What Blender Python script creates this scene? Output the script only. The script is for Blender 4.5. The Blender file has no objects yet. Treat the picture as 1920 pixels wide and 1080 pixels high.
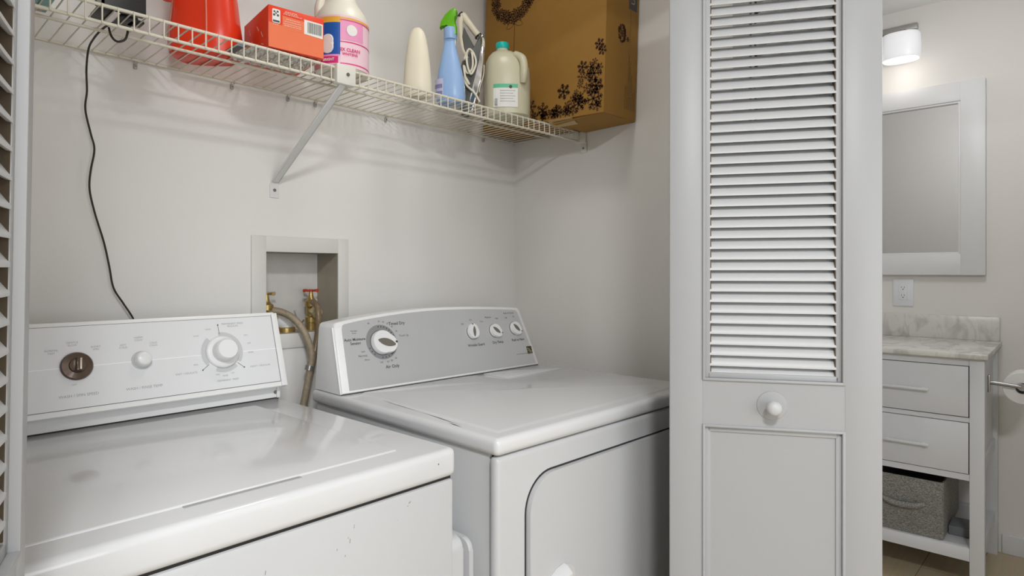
import bpy, bmesh, math, random
from mathutils import Vector, Matrix
random.seed(7)
PI = math.pi
S = bpy.context.scene
COL = S.collection

# ------------------------------------------------------------------ camera
FPX, YAW, HY, CZ = 1165.0, math.radians(43.54), 510.8, 1.207
cd = bpy.data.cameras.new('camera')
cam = bpy.data.objects.new('camera', cd); COL.objects.link(cam)
cam.location = (0, 0, CZ)
cam.rotation_euler = (PI/2, 0, YAW - PI/2)
cd.sensor_width = 36; cd.lens = 36*FPX/1920
cd.shift_y = (HY - 540)/1920
cd.clip_start = 0.02
S.camera = cam

# ------------------------------------------------------------------ world, exposure
w = bpy.data.worlds.new('world'); S.world = w; w.use_nodes = True
w.node_tree.nodes['Background'].inputs[0].default_value = (0.93, 0.96, 1.0, 1)
w.node_tree.nodes['Background'].inputs[1].default_value = 0.9
S.view_settings.view_transform = 'Standard'
S.view_settings.look = 'None'
S.view_settings.gamma = 1
S.view_settings.exposure = 0.13

def area(name, loc, target, size, power, color=(1, 1, 1), size_y=None, shape='RECTANGLE'):
    l = bpy.data.lights.new(name, 'AREA'); l.energy = power; l.color = color
    l.shape = shape; l.size = size
    if size_y: l.size_y = size_y
    o = bpy.data.objects.new(name, l); COL.objects.link(o); o.location = loc
    o.rotation_euler = (Vector(target) - Vector(loc)).to_track_quat('-Z', 'Y').to_euler()
    return o
# added fill behind the camera, hall ceiling lamp, added closet and bathroom fills
area('hall_fill_light', (-0.35, -2.62, 1.45), (0.2, 0.6, 1.25), 2.2, 34, (0.93, 0.965, 1.0), 1.6)
area('hall_lamp_light', (-0.27, -0.58, 2.335), (-0.27, -0.58, 0), 0.34, 38, (0.96, 0.98, 1.0), shape='DISK')
area('closet_fill_light', (0.95, 0.98, 2.345), (0.95, 0.98, 0), 0.24, 1.8, (1.0, 0.98, 0.93), shape='DISK')  # unseen lamp added to brighten the closet interior
bl_ = bpy.data.lights.new('bath_fill_light', 'POINT'); bl_.energy = 6.6; bl_.color = (0.98, 0.985, 1.0); bl_.shadow_soft_size = 0.10  # unseen point light added to fill the bathroom
blo = bpy.data.objects.new('bath_fill_light', bl_); COL.objects.link(blo); blo.location = (2.62, 0.30, 2.04)

# ------------------------------------------------------------------ materials
MATS = {}
def mat(name, color, rough=0.5, metal=0.0, noise=0.0, nscale=30, bump=0.0, bscale=200, trans=0.0, coat=0.0,
        emit=None, spec=0.5, ior=1.45, alpha=1.0):
    if name in MATS: return MATS[name]
    m = bpy.data.materials.new(name); m.use_nodes = True
    nt = m.node_tree; b = nt.nodes['Principled BSDF']
    c = (*color, 1)
    b.inputs['Base Color'].default_value = c
    b.inputs['Roughness'].default_value = rough
    b.inputs['Metallic'].default_value = metal
    b.inputs['Specular IOR Level'].default_value = spec
    b.inputs['IOR'].default_value = ior
    b.inputs['Transmission Weight'].default_value = trans
    b.inputs['Coat Weight'].default_value = coat
    b.inputs['Alpha'].default_value = alpha
    if emit:
        b.inputs['Emission Color'].default_value = (*emit[0], 1); b.inputs['Emission Strength'].default_value = emit[1]
    tc = nt.nodes.new('ShaderNodeTexCoord')
    if noise > 0:
        n = nt.nodes.new('ShaderNodeTexNoise'); n.inputs['Scale'].default_value = nscale; n.inputs['Detail'].default_value = 4
        nt.links.new(tc.outputs['Object'], n.inputs['Vector'])
        r = nt.nodes.new('ShaderNodeMixRGB'); r.blend_type = 'MIX'
        r.inputs[1].default_value = (*[v*(1-noise) for v in color], 1)
        r.inputs[2].default_value = (*[min(1, v*(1+noise)) for v in color], 1)
        nt.links.new(n.outputs['Fac'], r.inputs[0]); nt.links.new(r.outputs[0], b.inputs['Base Color'])
    if bump > 0:
        n = nt.nodes.new('ShaderNodeTexNoise'); n.inputs['Scale'].default_value = bscale; n.inputs['Detail'].default_value = 3
        nt.links.new(tc.outputs['Object'], n.inputs['Vector'])
        bp = nt.nodes.new('ShaderNodeBump'); bp.inputs['Strength'].default_value = bump; bp.inputs['Distance'].default_value = 0.002
        nt.links.new(n.outputs['Fac'], bp.inputs['Height']); nt.links.new(bp.outputs[0], b.inputs['Normal'])
    MATS[name] = m
    return m

M = {}
M['wall'] = mat('warm_grey_wall_paint', (0.795, 0.778, 0.748), 0.62, noise=0.02, nscale=3, bump=0.10, bscale=220)
M['ceiling'] = mat('ceiling_paint', (0.86, 0.86, 0.855), 0.8, bump=0.15, bscale=160)
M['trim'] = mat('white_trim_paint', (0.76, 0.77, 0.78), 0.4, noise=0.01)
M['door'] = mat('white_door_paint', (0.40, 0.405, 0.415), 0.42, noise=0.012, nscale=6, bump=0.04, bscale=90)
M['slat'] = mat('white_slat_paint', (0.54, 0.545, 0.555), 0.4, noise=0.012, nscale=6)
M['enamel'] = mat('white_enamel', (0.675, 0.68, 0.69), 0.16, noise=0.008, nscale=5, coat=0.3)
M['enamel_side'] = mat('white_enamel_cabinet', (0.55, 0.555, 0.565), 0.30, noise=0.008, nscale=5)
M['plastic_white'] = mat('white_appliance_plastic', (0.80, 0.80, 0.795), 0.28, noise=0.01)
M['panel_white'] = mat('white_console_face', (0.74, 0.745, 0.755), 0.35, noise=0.01)
M['silver'] = mat('silver_console_face', (0.60, 0.605, 0.61), 0.42, metal=0.35, noise=0.015, nscale=4)
M['grey_ring'] = mat('grey_dial_print', (0.25, 0.255, 0.26), 0.5, noise=0.03)
M['pale_ring'] = mat('pale_grey_dial_print', (0.55, 0.56, 0.57), 0.5, noise=0.02)
M['taupe'] = mat('taupe_knob_grip', (0.17, 0.155, 0.13), 0.4, noise=0.04)
M['black'] = mat('black_plastic', (0.018, 0.016, 0.015), 0.4, noise=0.1)
M['dark_gap'] = mat('dark_gap', (0.03, 0.028, 0.026), 0.8, noise=0.1)
M['bronze'] = mat('dark_bronze_knob', (0.085, 0.055, 0.038), 0.22, metal=0.6, noise=0.1, nscale=60, coat=0.5)
M['ink'] = mat('dark_grey_ink', (0.08, 0.08, 0.085), 0.6, noise=0.05)
M['ink_soft'] = mat('soft_grey_ink', (0.36, 0.365, 0.375), 0.6, noise=0.05)
M['white_line'] = mat('white_stripe', (0.93, 0.93, 0.93), 0.4, noise=0.005)
M['wire'] = mat('cream_coated_wire', (0.72, 0.68, 0.57), 0.38, noise=0.03, nscale=20)
M['bracket'] = mat('cream_bracket_enamel', (0.76, 0.74, 0.67), 0.4, noise=0.02)
M['bracket_white'] = mat('white_strut_enamel', (0.72, 0.72, 0.71), 0.4, noise=0.02)
M['chrome'] = mat('chrome', (0.72, 0.72, 0.72), 0.12, metal=1.0, noise=0.02)
M['arm'] = mat('grey_chrome', (0.38, 0.38, 0.385), 0.28, metal=1.0, noise=0.02)
M['nickel'] = mat('brushed_nickel', (0.42, 0.41, 0.40), 0.3, metal=0.9, noise=0.05)
M['brass'] = mat('old_brass', (0.50, 0.36, 0.13), 0.35, metal=0.75, noise=0.25, nscale=60, bump=0.2)
M['brass_pale'] = mat('pale_brass', (0.66, 0.56, 0.33), 0.35, metal=0.6, noise=0.2, nscale=80)
M['red_handle'] = mat('red_valve_handle', (0.50, 0.06, 0.02), 0.45, noise=0.3, nscale=150)
M['tan_handle'] = mat('worn_orange_metal', (0.55, 0.36, 0.16), 0.45, metal=0.3, noise=0.3, nscale=150)
M['clear_clip'] = mat('clear_clip_plastic', (0.62, 0.60, 0.58), 0.25, trans=0.35, noise=0.1)
M['screw'] = mat('steel_screw', (0.28, 0.27, 0.25), 0.35, metal=0.8, noise=0.1)
M['card'] = mat('brown_cardboard', (0.34, 0.175, 0.032), 0.75, noise=0.07, nscale=9, bump=0.12, bscale=120)
M['card_pale'] = mat('pale_cardboard_flap', (0.52, 0.38, 0.20), 0.75, noise=0.07, nscale=20)
M['card_print'] = mat('brown_box_print', (0.085, 0.035, 0.012), 0.7, noise=0.2, nscale=200)
M['card_print_soft'] = mat('faded_box_print', (0.20, 0.125, 0.045), 0.7, noise=0.1, nscale=200)
M['red'] = mat('red_detergent_plastic', (0.80, 0.045, 0.012), 0.30, noise=0.06, nscale=8)
M['red_pale'] = mat('faded_red_strip', (0.72, 0.26, 0.19), 0.35, noise=0.05)
M['red_card'] = mat('glossy_red_carton', (0.80, 0.055, 0.015), 0.35, noise=0.03)
M['red_dark'] = mat('deep_red_carton', (0.66, 0.025, 0.01), 0.4, noise=0.05)
M['orange_card'] = mat('salmon_carton_print', (0.86, 0.20, 0.085), 0.38, noise=0.03)
M['paper'] = mat('white_paper', (0.82, 0.81, 0.77), 0.5, noise=0.01)
M['label_line'] = mat('pale_pink_print', (0.88, 0.50, 0.40), 0.5, noise=0.03)
M['cream'] = mat('cream_bottle_plastic', (0.80, 0.775, 0.66), 0.35, noise=0.015)
M['cream_warm'] = mat('warm_ivory_plastic', (0.78, 0.72, 0.57), 0.38, noise=0.015)
M['yellow'] = mat('amber_label_band', (0.82, 0.44, 0.05), 0.4, noise=0.03)
M['blue'] = mat('deep_blue_label', (0.012, 0.10, 0.42), 0.4, noise=0.15, nscale=25)
M['pink'] = mat('pink_label', (0.84, 0.33, 0.55), 0.4, noise=0.04)
M['pink_pale'] = mat('pale_pink_label', (0.88, 0.62, 0.70), 0.4, noise=0.04)
M['magenta'] = mat('magenta_label', (0.70, 0.03, 0.20), 0.4, noise=0.1)
M['lid_green'] = mat('green_trigger_plastic', (0.13, 0.44, 0.012), 0.3, noise=0.05)
M['sky_blue'] = mat('light_blue_bottle_plastic', (0.30, 0.46, 0.74), 0.3, noise=0.04, nscale=12)
M['purple'] = mat('purple_label_print', (0.24, 0.22, 0.42), 0.5, noise=0.1)
M['lilac'] = mat('lilac_label', (0.55, 0.54, 0.72), 0.45, noise=0.05)
M['iron_grey'] = mat('dark_grey_iron_plastic', (0.085, 0.085, 0.075), 0.4, noise=0.05)
M['teal_dark'] = mat('dark_teal_plastic', (0.03, 0.09, 0.11), 0.3, noise=0.05)
M['jug'] = mat('cloudy_water_jug', (0.72, 0.685, 0.50), 0.32, trans=0.15, noise=0.02, nscale=10)
M['teal'] = mat('teal_cap', (0.01, 0.56, 0.50), 0.4, noise=0.03)
M['mint'] = mat('mint_label_stripe', (0.12, 0.52, 0.32), 0.45, noise=0.03)
M['cord'] = mat('cream_cord', (0.74, 0.70, 0.58), 0.45, noise=0.03)
M['cable'] = mat('black_cable', (0.03, 0.025, 0.02), 0.5, noise=0.1)
M['hose'] = mat('stained_braided_hose', (0.40, 0.33, 0.235), 0.4, metal=0.35, noise=0.35, nscale=120, bump=0.6, bscale=900)
M['hose_dark'] = mat('brown_clear_hose', (0.21, 0.15, 0.085), 0.25, noise=0.3, nscale=90)
M['pipe_white'] = mat('white_pvc', (0.74, 0.74, 0.73), 0.35, noise=0.02)
M['recess'] = mat('stained_recess_metal', (0.62, 0.60, 0.57), 0.55, noise=0.16, nscale=14, bump=0.2, bscale=60)
M['recess_side'] = mat('dusty_recess_metal', (0.40, 0.36, 0.29), 0.6, noise=0.2, nscale=14)
M['mirror'] = mat('mirror_glass', (0.88, 0.89, 0.90), 0.06, metal=1.0, noise=0.003)
M['vanity'] = mat('white_vanity_paint', (0.70, 0.715, 0.74), 0.4, noise=0.01)
M['shade'] = mat('frosted_glass_shade', (0.88, 0.89, 0.91), 0.35, noise=0.01, emit=((0.93, 0.95, 1.0), 0.22))
M['lamp'] = mat('lit_lamp_glass', (0.9, 0.9, 0.88), 0.4, noise=0.01, emit=((1.0, 0.96, 0.9), 3.0))
M['outlet'] = mat('white_outlet_plastic', (0.80, 0.82, 0.85), 0.35, noise=0.01)
M['roll'] = mat('toilet_paper', (0.84, 0.84, 0.83), 0.85, noise=0.01, bump=0.1, bscale=400)
M['roll_core'] = mat('roll_core', (0.30, 0.30, 0.31), 0.7, noise=0.05)
M['foil'] = mat('crinkled_silver_foil', (0.62, 0.60, 0.56), 0.2, metal=0.8, noise=0.3, nscale=60, bump=1.0, bscale=120)

def nodes_of(m): return m.node_tree, m.node_tree.nodes['Principled BSDF']
# marble for the counter
mm = bpy.data.materials.new('veined_marble'); mm.use_nodes = True; nt, b = nodes_of(mm)
tc = nt.nodes.new('ShaderNodeTexCoord'); mp = nt.nodes.new('ShaderNodeMapping'); mp.inputs['Rotation'].default_value = (0.7, 0.2, 0.5)
mp.inputs['Scale'].default_value = (3, 7, 3)
no = nt.nodes.new('ShaderNodeTexNoise'); no.inputs['Scale'].default_value = 2.2; no.inputs['Detail'].default_value = 8; no.inputs['Distortion'].default_value = 1.4
cr = nt.nodes.new('ShaderNodeValToRGB'); e = cr.color_ramp.elements
e[0].position = 0.36; e[0].color = (0.52, 0.51, 0.48, 1); e[1].position = 0.54; e[1].color = (0.71, 0.70, 0.66, 1)
nt.links.new(tc.outputs['Object'], mp.inputs[0]); nt.links.new(mp.outputs[0], no.inputs['Vector'])
nt.links.new(no.outputs['Fac'], cr.inputs[0]); nt.links.new(cr.outputs[0], b.inputs['Base Color']); b.inputs['Roughness'].default_value = 0.25
M['marble'] = mm
# tweed fabric for the bin
mf = bpy.data.materials.new('grey_tweed_fabric'); mf.use_nodes = True; nt, b = nodes_of(mf)
tc = nt.nodes.new('ShaderNodeTexCoord'); mp = nt.nodes.new('ShaderNodeMapping'); mp.inputs['Scale'].default_value = (90, 90, 300)
no = nt.nodes.new('ShaderNodeTexNoise'); no.inputs['Scale'].default_value = 2; no.inputs['Detail'].default_value = 6
cr = nt.nodes.new('ShaderNodeValToRGB'); e = cr.color_ramp.elements
e[0].position = 0.38; e[0].color = (0.13, 0.13, 0.12, 1); e[1].position = 0.66; e[1].color = (0.40, 0.39, 0.36, 1)
nt.links.new(tc.outputs['Object'], mp.inputs[0]); nt.links.new(mp.outputs[0], no.inputs['Vector'])
nt.links.new(no.outputs['Fac'], cr.inputs[0]); nt.links.new(cr.outputs[0], b.inputs['Base Color']); b.inputs['Roughness'].default_value = 0.9
M['tweed'] = mf
# pale wood plank floor
mw = bpy.data.materials.new('pale_plank_floor'); mw.use_nodes = True; nt, b = nodes_of(mw)
tc = nt.nodes.new('ShaderNodeTexCoord'); br = nt.nodes.new('ShaderNodeTexBrick')
br.inputs['Scale'].default_value = 1; br.inputs['Brick Width'].default_value = 1.2; br.inputs['Row Height'].default_value = 0.18
br.inputs['Mortar Size'].default_value = 0.0015
br.inputs['Color1'].default_value = (0.66, 0.54, 0.36, 1); br.inputs['Color2'].default_value = (0.70, 0.58, 0.40, 1); br.inputs['Mortar'].default_value = (0.26, 0.20, 0.12, 1)
mp = nt.nodes.new('ShaderNodeMapping'); mp.inputs['Scale'].default_value = (2, 40, 1)
no = nt.nodes.new('ShaderNodeTexNoise'); no.inputs['Scale'].default_value = 2; no.inputs['Detail'].default_value = 6
mx = nt.nodes.new('ShaderNodeMixRGB'); mx.blend_type = 'MULTIPLY'; mx.inputs[0].default_value = 0.35
nt.links.new(tc.outputs['Object'], br.inputs['Vector']); nt.links.new(tc.outputs['Object'], mp.inputs[0]); nt.links.new(mp.outputs[0], no.inputs['Vector'])
nt.links.new(br.outputs['Color'], mx.inputs[1]); nt.links.new(no.outputs['Color'], mx.inputs[2]); nt.links.new(mx.outputs[0], b.inputs['Base Color'])
b.inputs['Roughness'].default_value = 0.4
M['floor'] = mw

# ------------------------------------------------------------------ mesh kit
class MB:
    def __init__(s): s.bm = bmesh.new()
    def _xf(s, vs, mtx):
        if mtx is not None: bmesh.ops.transform(s.bm, matrix=mtx, verts=vs)
    def box(s, x0, x1, y0, y1, z0, z1, bev=0.0, seg=2, mtx=None):
        r = bmesh.ops.create_cube(s.bm, size=1)
        vs = r['verts']
        for v in vs:
            v.co = Vector((x0 if v.co.x < 0 else x1, y0 if v.co.y < 0 else y1, z0 if v.co.z < 0 else z1))
        if bev > 0:
            es = list({e for v in vs for e in v.link_edges})
            rb = bmesh.ops.bevel(s.bm, geom=es, offset=bev, segments=seg, profile=0.5, affect='EDGES', clamp_overlap=True)
            vs = list({v for f in rb['faces'] for v in f.verts} | {v for v in vs if v.is_valid})
            if mtx is not None:
                seen = set(vs); st = list(vs)
                while st:
                    v = st.pop()
                    for e2 in v.link_edges:
                        o = e2.other_vert(v)
                        if o not in seen: seen.add(o); st.append(o)
                vs = list(seen)
        s._xf(vs, mtx); return s
    def loft(s, rings, closed=True, cap=True):
        vr = [[s.bm.verts.new(p) for p in r] for r in rings]
        n = len(vr[0])
        for a, b in zip(vr[:-1], vr[1:]):
            for i in range(n if closed else n-1):
                j = (i+1) % n
                s.bm.faces.new((a[i], a[j], b[j], b[i]))
        if cap and closed:
            s.bm.faces.new(list(reversed(vr[0]))); s.bm.faces.new(vr[-1])
        return s
    def tube(s, pts, r, n=10, cap=True, smooth=0, closed=False):
        pts = [Vector(p) for p in pts]
        if smooth: pts = spline(pts, smooth, closed)
        rs = r if isinstance(r, (list, tuple)) else [r]*len(pts)
        if len(rs) != len(pts):
            k = len(rs)-1; rs = [rs[int(i/(len(pts)-1)*k)]*(1-(i/(len(pts)-1)*k) % 1)+rs[min(k, int(i/(len(pts)-1)*k)+1)]*((i/(len(pts)-1)*k) % 1) for i in range(len(pts))]
        rings = []; up = None
        N = len(pts)
        for i, p in enumerate(pts):
            if closed: t = (pts[(i+1) % N]-pts[i-1])
            else: t = pts[min(i+1, N-1)]-pts[max(i-1, 0)]
            t.normalize()
            if up is None:
                up = Vector((0, 0, 1)) if abs(t.z) < 0.9 else Vector((1, 0, 0))
            sd = t.cross(up); sd.normalize(); up = sd.cross(t); up.normalize()
            rings.append([p + rs[i]*(math.cos(2*PI*k/n)*sd + math.sin(2*PI*k/n)*up) for k in range(n)])
        if closed:
            rings.append(rings[0])
            vr = [[s.bm.verts.new(q) for q in rr] for rr in rings[:-1]]; vr.append(vr[0])
            for a, b in zip(vr[:-1], vr[1:]):
                for i in range(n):
                    j = (i+1) % n
                    s.bm.faces.new((a[i], a[j], b[j], b[i]))
            return s
        return s.loft(rings, True, cap)
    def cyl(s, a, b, r, r2=None, n=24, cap=True):
        return s.tube([a, b], [r, r2 if r2 is not None else r], n, cap)
    def lathe(s, prof, n=32, mtx=None, cap=True, sx=1, sy=1):
        rings = [[Vector((r*sx*math.cos(2*PI*k/n), r*sy*math.sin(2*PI*k/n), z)) for k in range(n)] for r, z in prof]
        if mtx is not None: rings = [[mtx @ p for p in r] for r in rings]
        return s.loft(rings, True, cap)
    def prism(s, poly, h0, h1, mtx=None, bev=0.0, seg=2):
        a = [s.bm.verts.new((x, y, h0)) for x, y in poly]; b = [s.bm.verts.new((x, y, h1)) for x, y in poly]
        n = len(poly)
        fs = [s.bm.faces.new(list(reversed(a))), s.bm.faces.new(b)]
        for i in range(n):
            j = (i+1) % n; fs.append(s.bm.faces.new((a[i], a[j], b[j], b[i])))
        vs = a+b
        if bev > 0:
            es = list({e2 for f in fs for e2 in f.edges})
            rb = bmesh.ops.bevel(s.bm, geom=es, offset=bev, segments=seg, profile=0.5, affect='EDGES', clamp_overlap=True)
            vs = list({v for f in rb['faces'] for v in f.verts} | {v for v in vs if v.is_valid})
            seen = set(vs); st = list(vs)
            while st:
                v = st.pop()
                for e2 in v.link_edges:
                    o = e2.other_vert(v)
                    if o not in seen: seen.add(o); st.append(o)
            vs = list(seen)
        s._xf(vs, mtx); return s
    def face(s, pts):
        s.bm.faces.new([s.bm.verts.new(p) for p in pts]); return s
    def build(s, name, m, parent=None, smooth=True, angle=38, flip=True):
        bmesh.ops.recalc_face_normals(s.bm, faces=s.bm.faces)
        me = bpy.data.meshes.new(name); s.bm.to_mesh(me); s.bm.free()
        me.materials.append(m)
        if smooth:
            for p in me.polygons: p.use_smooth = True
            try: me.set_sharp_from_angle(angle=math.radians(angle))
            except Exception: pass
        o = bpy.data.objects.new(name, me); COL.objects.link(o)
        if parent: o.parent = parent
        return o

def spline(pts, k, closed=False):
    out = []; n = len(pts)
    rng = range(n if closed else n-1)
    for i in rng:
        if closed: p0, p1, p2, p3 = pts[i-1], pts[i], pts[(i+1) % n], pts[(i+2) % n]
        else: p0, p1, p2, p3 = pts[max(i-1, 0)], pts[i], pts[i+1], pts[min(i+2, n-1)]
        for j in range(k):
            t = j/k
            out.append(0.5*((2*p1)+(-p0+p2)*t+(2*p0-5*p1+4*p2-p3)*t*t+(-p0+3*p1-3*p2+p3)*t**3))
    if not closed: out.append(pts[-1])
    return out

def tag(o, label, cat, group=None, kind=None):
    o['label'] = label; o['category'] = cat
    if group: o['group'] = group
    if kind: o['kind'] = kind
    return o
def thing(name, loc, rz, label, cat, group=None):
    o = bpy.data.objects.new(name, None); COL.objects.link(o); o.empty_display_size = 0.05
    o.location = loc; o.rotation_euler = (0, 0, rz)
    return tag(o, label, cat, group)
def part_empty(name, parent, loc=(0, 0, 0)):
    o = bpy.data.objects.new(name, None); COL.objects.link(o); o.parent = parent; o.location = loc; return o
def struct(o): o['kind'] = 'structure'; return o
def lab(o, t): o['label'] = t; return o
def text(name, body, size, m, parent, mtx, align='CENTER', bold=0.0, spacing=1.0):
    c = bpy.data.curves.new(name, 'FONT'); c.body = body; c.size = size; c.align_x = align; c.align_y = 'CENTER'
    c.offset = bold; c.space_character = spacing; c.resolution_u = 3
    t = bpy.data.objects.new(name+'_tmp', c); COL.objects.link(t)
    bpy.context.view_layer.update()
    me = bpy.data.meshes.new_from_object(t.evaluated_get(bpy.context.evaluated_depsgraph_get()))
    bpy.data.objects.remove(t); bpy.data.curves.remove(c)
    me.transform(mtx)
    me.materials.clear(); me.materials.append(m)
    o = bpy.data.objects.new(name, me); COL.objects.link(o); o.parent = parent
    return o
def joined_text(name, items, m, parent, frame):
    """several words printed in the same ink on one face, as one mesh of lettering"""
    bm = bmesh.new()
    for it in items:
        body, x, y, size = it[:4]; bold = it[4] if len(it) > 4 else 0.0
        t = text('lettering_piece', body, size, m, None, frame @ Matrix.Translation((x, y, 0)), bold=bold)
        bm.from_mesh(t.data); me = t.data; bpy.data.objects.remove(t); bpy.data.meshes.remove(me)
    me = bpy.data.meshes.new(name); bm.to_mesh(me); bm.free(); me.materials.append(m)
    o = bpy.data.objects.new(name, me); COL.objects.link(o); o.parent = parent
    return o
# a photograph pixel turned into a point on a plane of the place
_s, _c = math.sin(YAW), math.cos(YAW)
def at(px, py, Y=None, X=None, Z=None):
    l = (px-960)/FPX; r = Vector((_s*l+_c, -_c*l+_s, (HY-py)/FPX))
    k = Y/r.y if Y is not None else (X/r.x if X is not None else (Z-CZ)/r.z)
    return Vector((0, 0, CZ)) + r*k
def rz(a): return Matrix.Rotation(a, 4, 'Z')

XR, YB, H = 1.684, 1.587, 2.44      # right closet wall, back closet wall, ceiling height
YF = 0.62                           # plane of the closed closet doors

# ------------------------------------------------------------------ the setting
def wallbox(name, x0, x1, y0, y1, z0, z1, m='wall'):
    return struct(MB().box(x0, x1, y0, y1, z0, z1).build(name, M[m], smooth=False))
struct(MB().box(-3.3, 3.6, -2.7, 2.0, -0.05, 0).build('floor', M['floor'], smooth=False))
wallbox('ceiling', -3.3, 3.6, -2.7, 2.0, H, H+0.05, 'ceiling')
# back wall with the opening for the valve box
VX0, VX1, VZ0, VZ1 = 0.728, 0.950, 1.036, 1.267
b = MB(); b.box(-0.42, VX0, YB, YB+0.16, 0, H); b.box(VX1, XR+0.12, YB, YB+0.16, 0, H)
b.box(VX0, VX1, YB, YB+0.16, 0, VZ0); b.box(VX0, VX1, YB, YB+0.16, VZ1, H); b.box(VX0, VX1, YB+0.14, YB+0.16, VZ0, VZ1)
struct(b.build('wall_back', M['wall'], smooth=False))
wallbox('wall_right', XR, XR+0.12, 0.66, YB, 0, H)
wallbox('wall_left', -0.42, -0.30, 0.66, YB, 0, H)
b = MB(); b.box(-0.30, -0.165, YF, YF+0.11, 0, H); b.box(1.525, XR, YF, YF+0.11, 0, H); b.box(-0.165, 1.525, YF, YF+0.11, 2.07, H)
b.box(-3.3, -0.30, YF+0.04, YF+0.11, 0, H); b.box(XR, 1.90, YF+0.04, YF+0.11, 0, H)
struct(b.build('wall_front', M['wall'], smooth=False))
b = MB(); b.box(1.90, 2.0, 0.47, 1.95, 0, H); b.box(1.90, 2.0, -2.7, -0.42, 0, H); b.box(1.90, 2.0, -0.42, 0.47, 2.05, H)
struct(b.build('wall_partition', M['wall'], smooth=False))
wallbox('wall_hall_left', -3.4, -3.3, -2.7, YF+0.11, 0, H)
b = MB(); b.box(-3.3, -1.5, -2.8, -2.7, 0, H); b.box(0.8, 3.6, -2.8, -2.7, 0, H); b.box(-1.5, 0.8, -2.8, -2.7, 0, 0.6); b.box(-1.5, 0.8, -2.8, -2.7, 2.3, H)
struct(b.build('wall_hall_rear', M['wall'], smooth=False))
struct(MB().box(-1.5, -1.44, -2.78, -2.70, 0.6, 2.3).box(0.74, 0.8, -2.78, -2.70, 0.6, 2.3).box(-1.44, 0.74, -2.78, -2.70, 0.6, 0.66).box(-1.44, 0.74, -2.78, -2.70, 2.24, 2.3).box(-0.37, -0.33, -2.76, -2.72, 0.66, 2.24).build('added_window_1', M['trim'], smooth=False))  # unseen window frame, added to go with the hall fill light
# bathroom: wall with the mirror turns by 1.5 degrees
BR = math.radians(1.5); BO = Vector((3.40, 0.326, 0))
def bloc(off, u, z=0): return BO + Vector((-math.cos(BR)*off - math.sin(BR)*u, -math.sin(BR)*off + math.cos(BR)*u, z))
o = MB().box(0, 0.1, -3.0, 1.60, 0, H).build('wall_bath_right', M['wall'], smooth=False); struct(o); o.location = BO; o.rotation_euler = (0, 0, BR)
wallbox('wall_bath_back', 2.0, 3.6, 1.80, 1.90, 0, H)
o = MB().box(-0.014, 0, -2.6, -0.012, 0, 0.082, 0.004).build('baseboard_bath', M['trim']); struct(o); o.location = BO; o.rotation_euler = (0, 0, BR)
b = MB(); b.box(-0.30, 0.1, YB-0.012, YB, 0, 0.08, 0.003); b.box(0.1, XR, YB-0.012, YB, 0, 0.08, 0.003)
struct(b.build('baseboard_back', M['trim']))
struct(MB().box(XR-0.012, XR, 0.74, YB-0.012, 0, 0.08, 0.003).build('baseboard_right', M['trim']))

# ceiling lamps (round flush fixtures)
def ceiling_lamp(x, y, r, label):
    t = thing('ceiling_lamp', (x, y, H), 0, label, 'lamp')
    MB().lathe([(r*1.05, 0), (r*1.05, -0.03), (r*0.98, -0.035)], 40).build('base_ring', M['nickel'], t)
    MB().lathe([(r*0.97, -0.02), (r*0.97, -0.036), (r*0.8, -0.052), (r*0.4, -0.06), (0.001, -0.062)], 40).build('glass_shade', M['lamp'], t)
ceiling_lamp(-0.27, -0.58, 0.15, 'round flush lamp on the hall ceiling in front of the closet')
ceiling_lamp(0.95, 0.98, 0.12, 'added round flush lamp on the closet ceiling above the machines, out of view')  # unseen fixture added to go with the closet fill
ceiling_lamp(2.62, 0.30, 0.15, 'added round flush lamp on the bathroom ceiling, out of view')  # unseen fixture added above the bathroom fill

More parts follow.
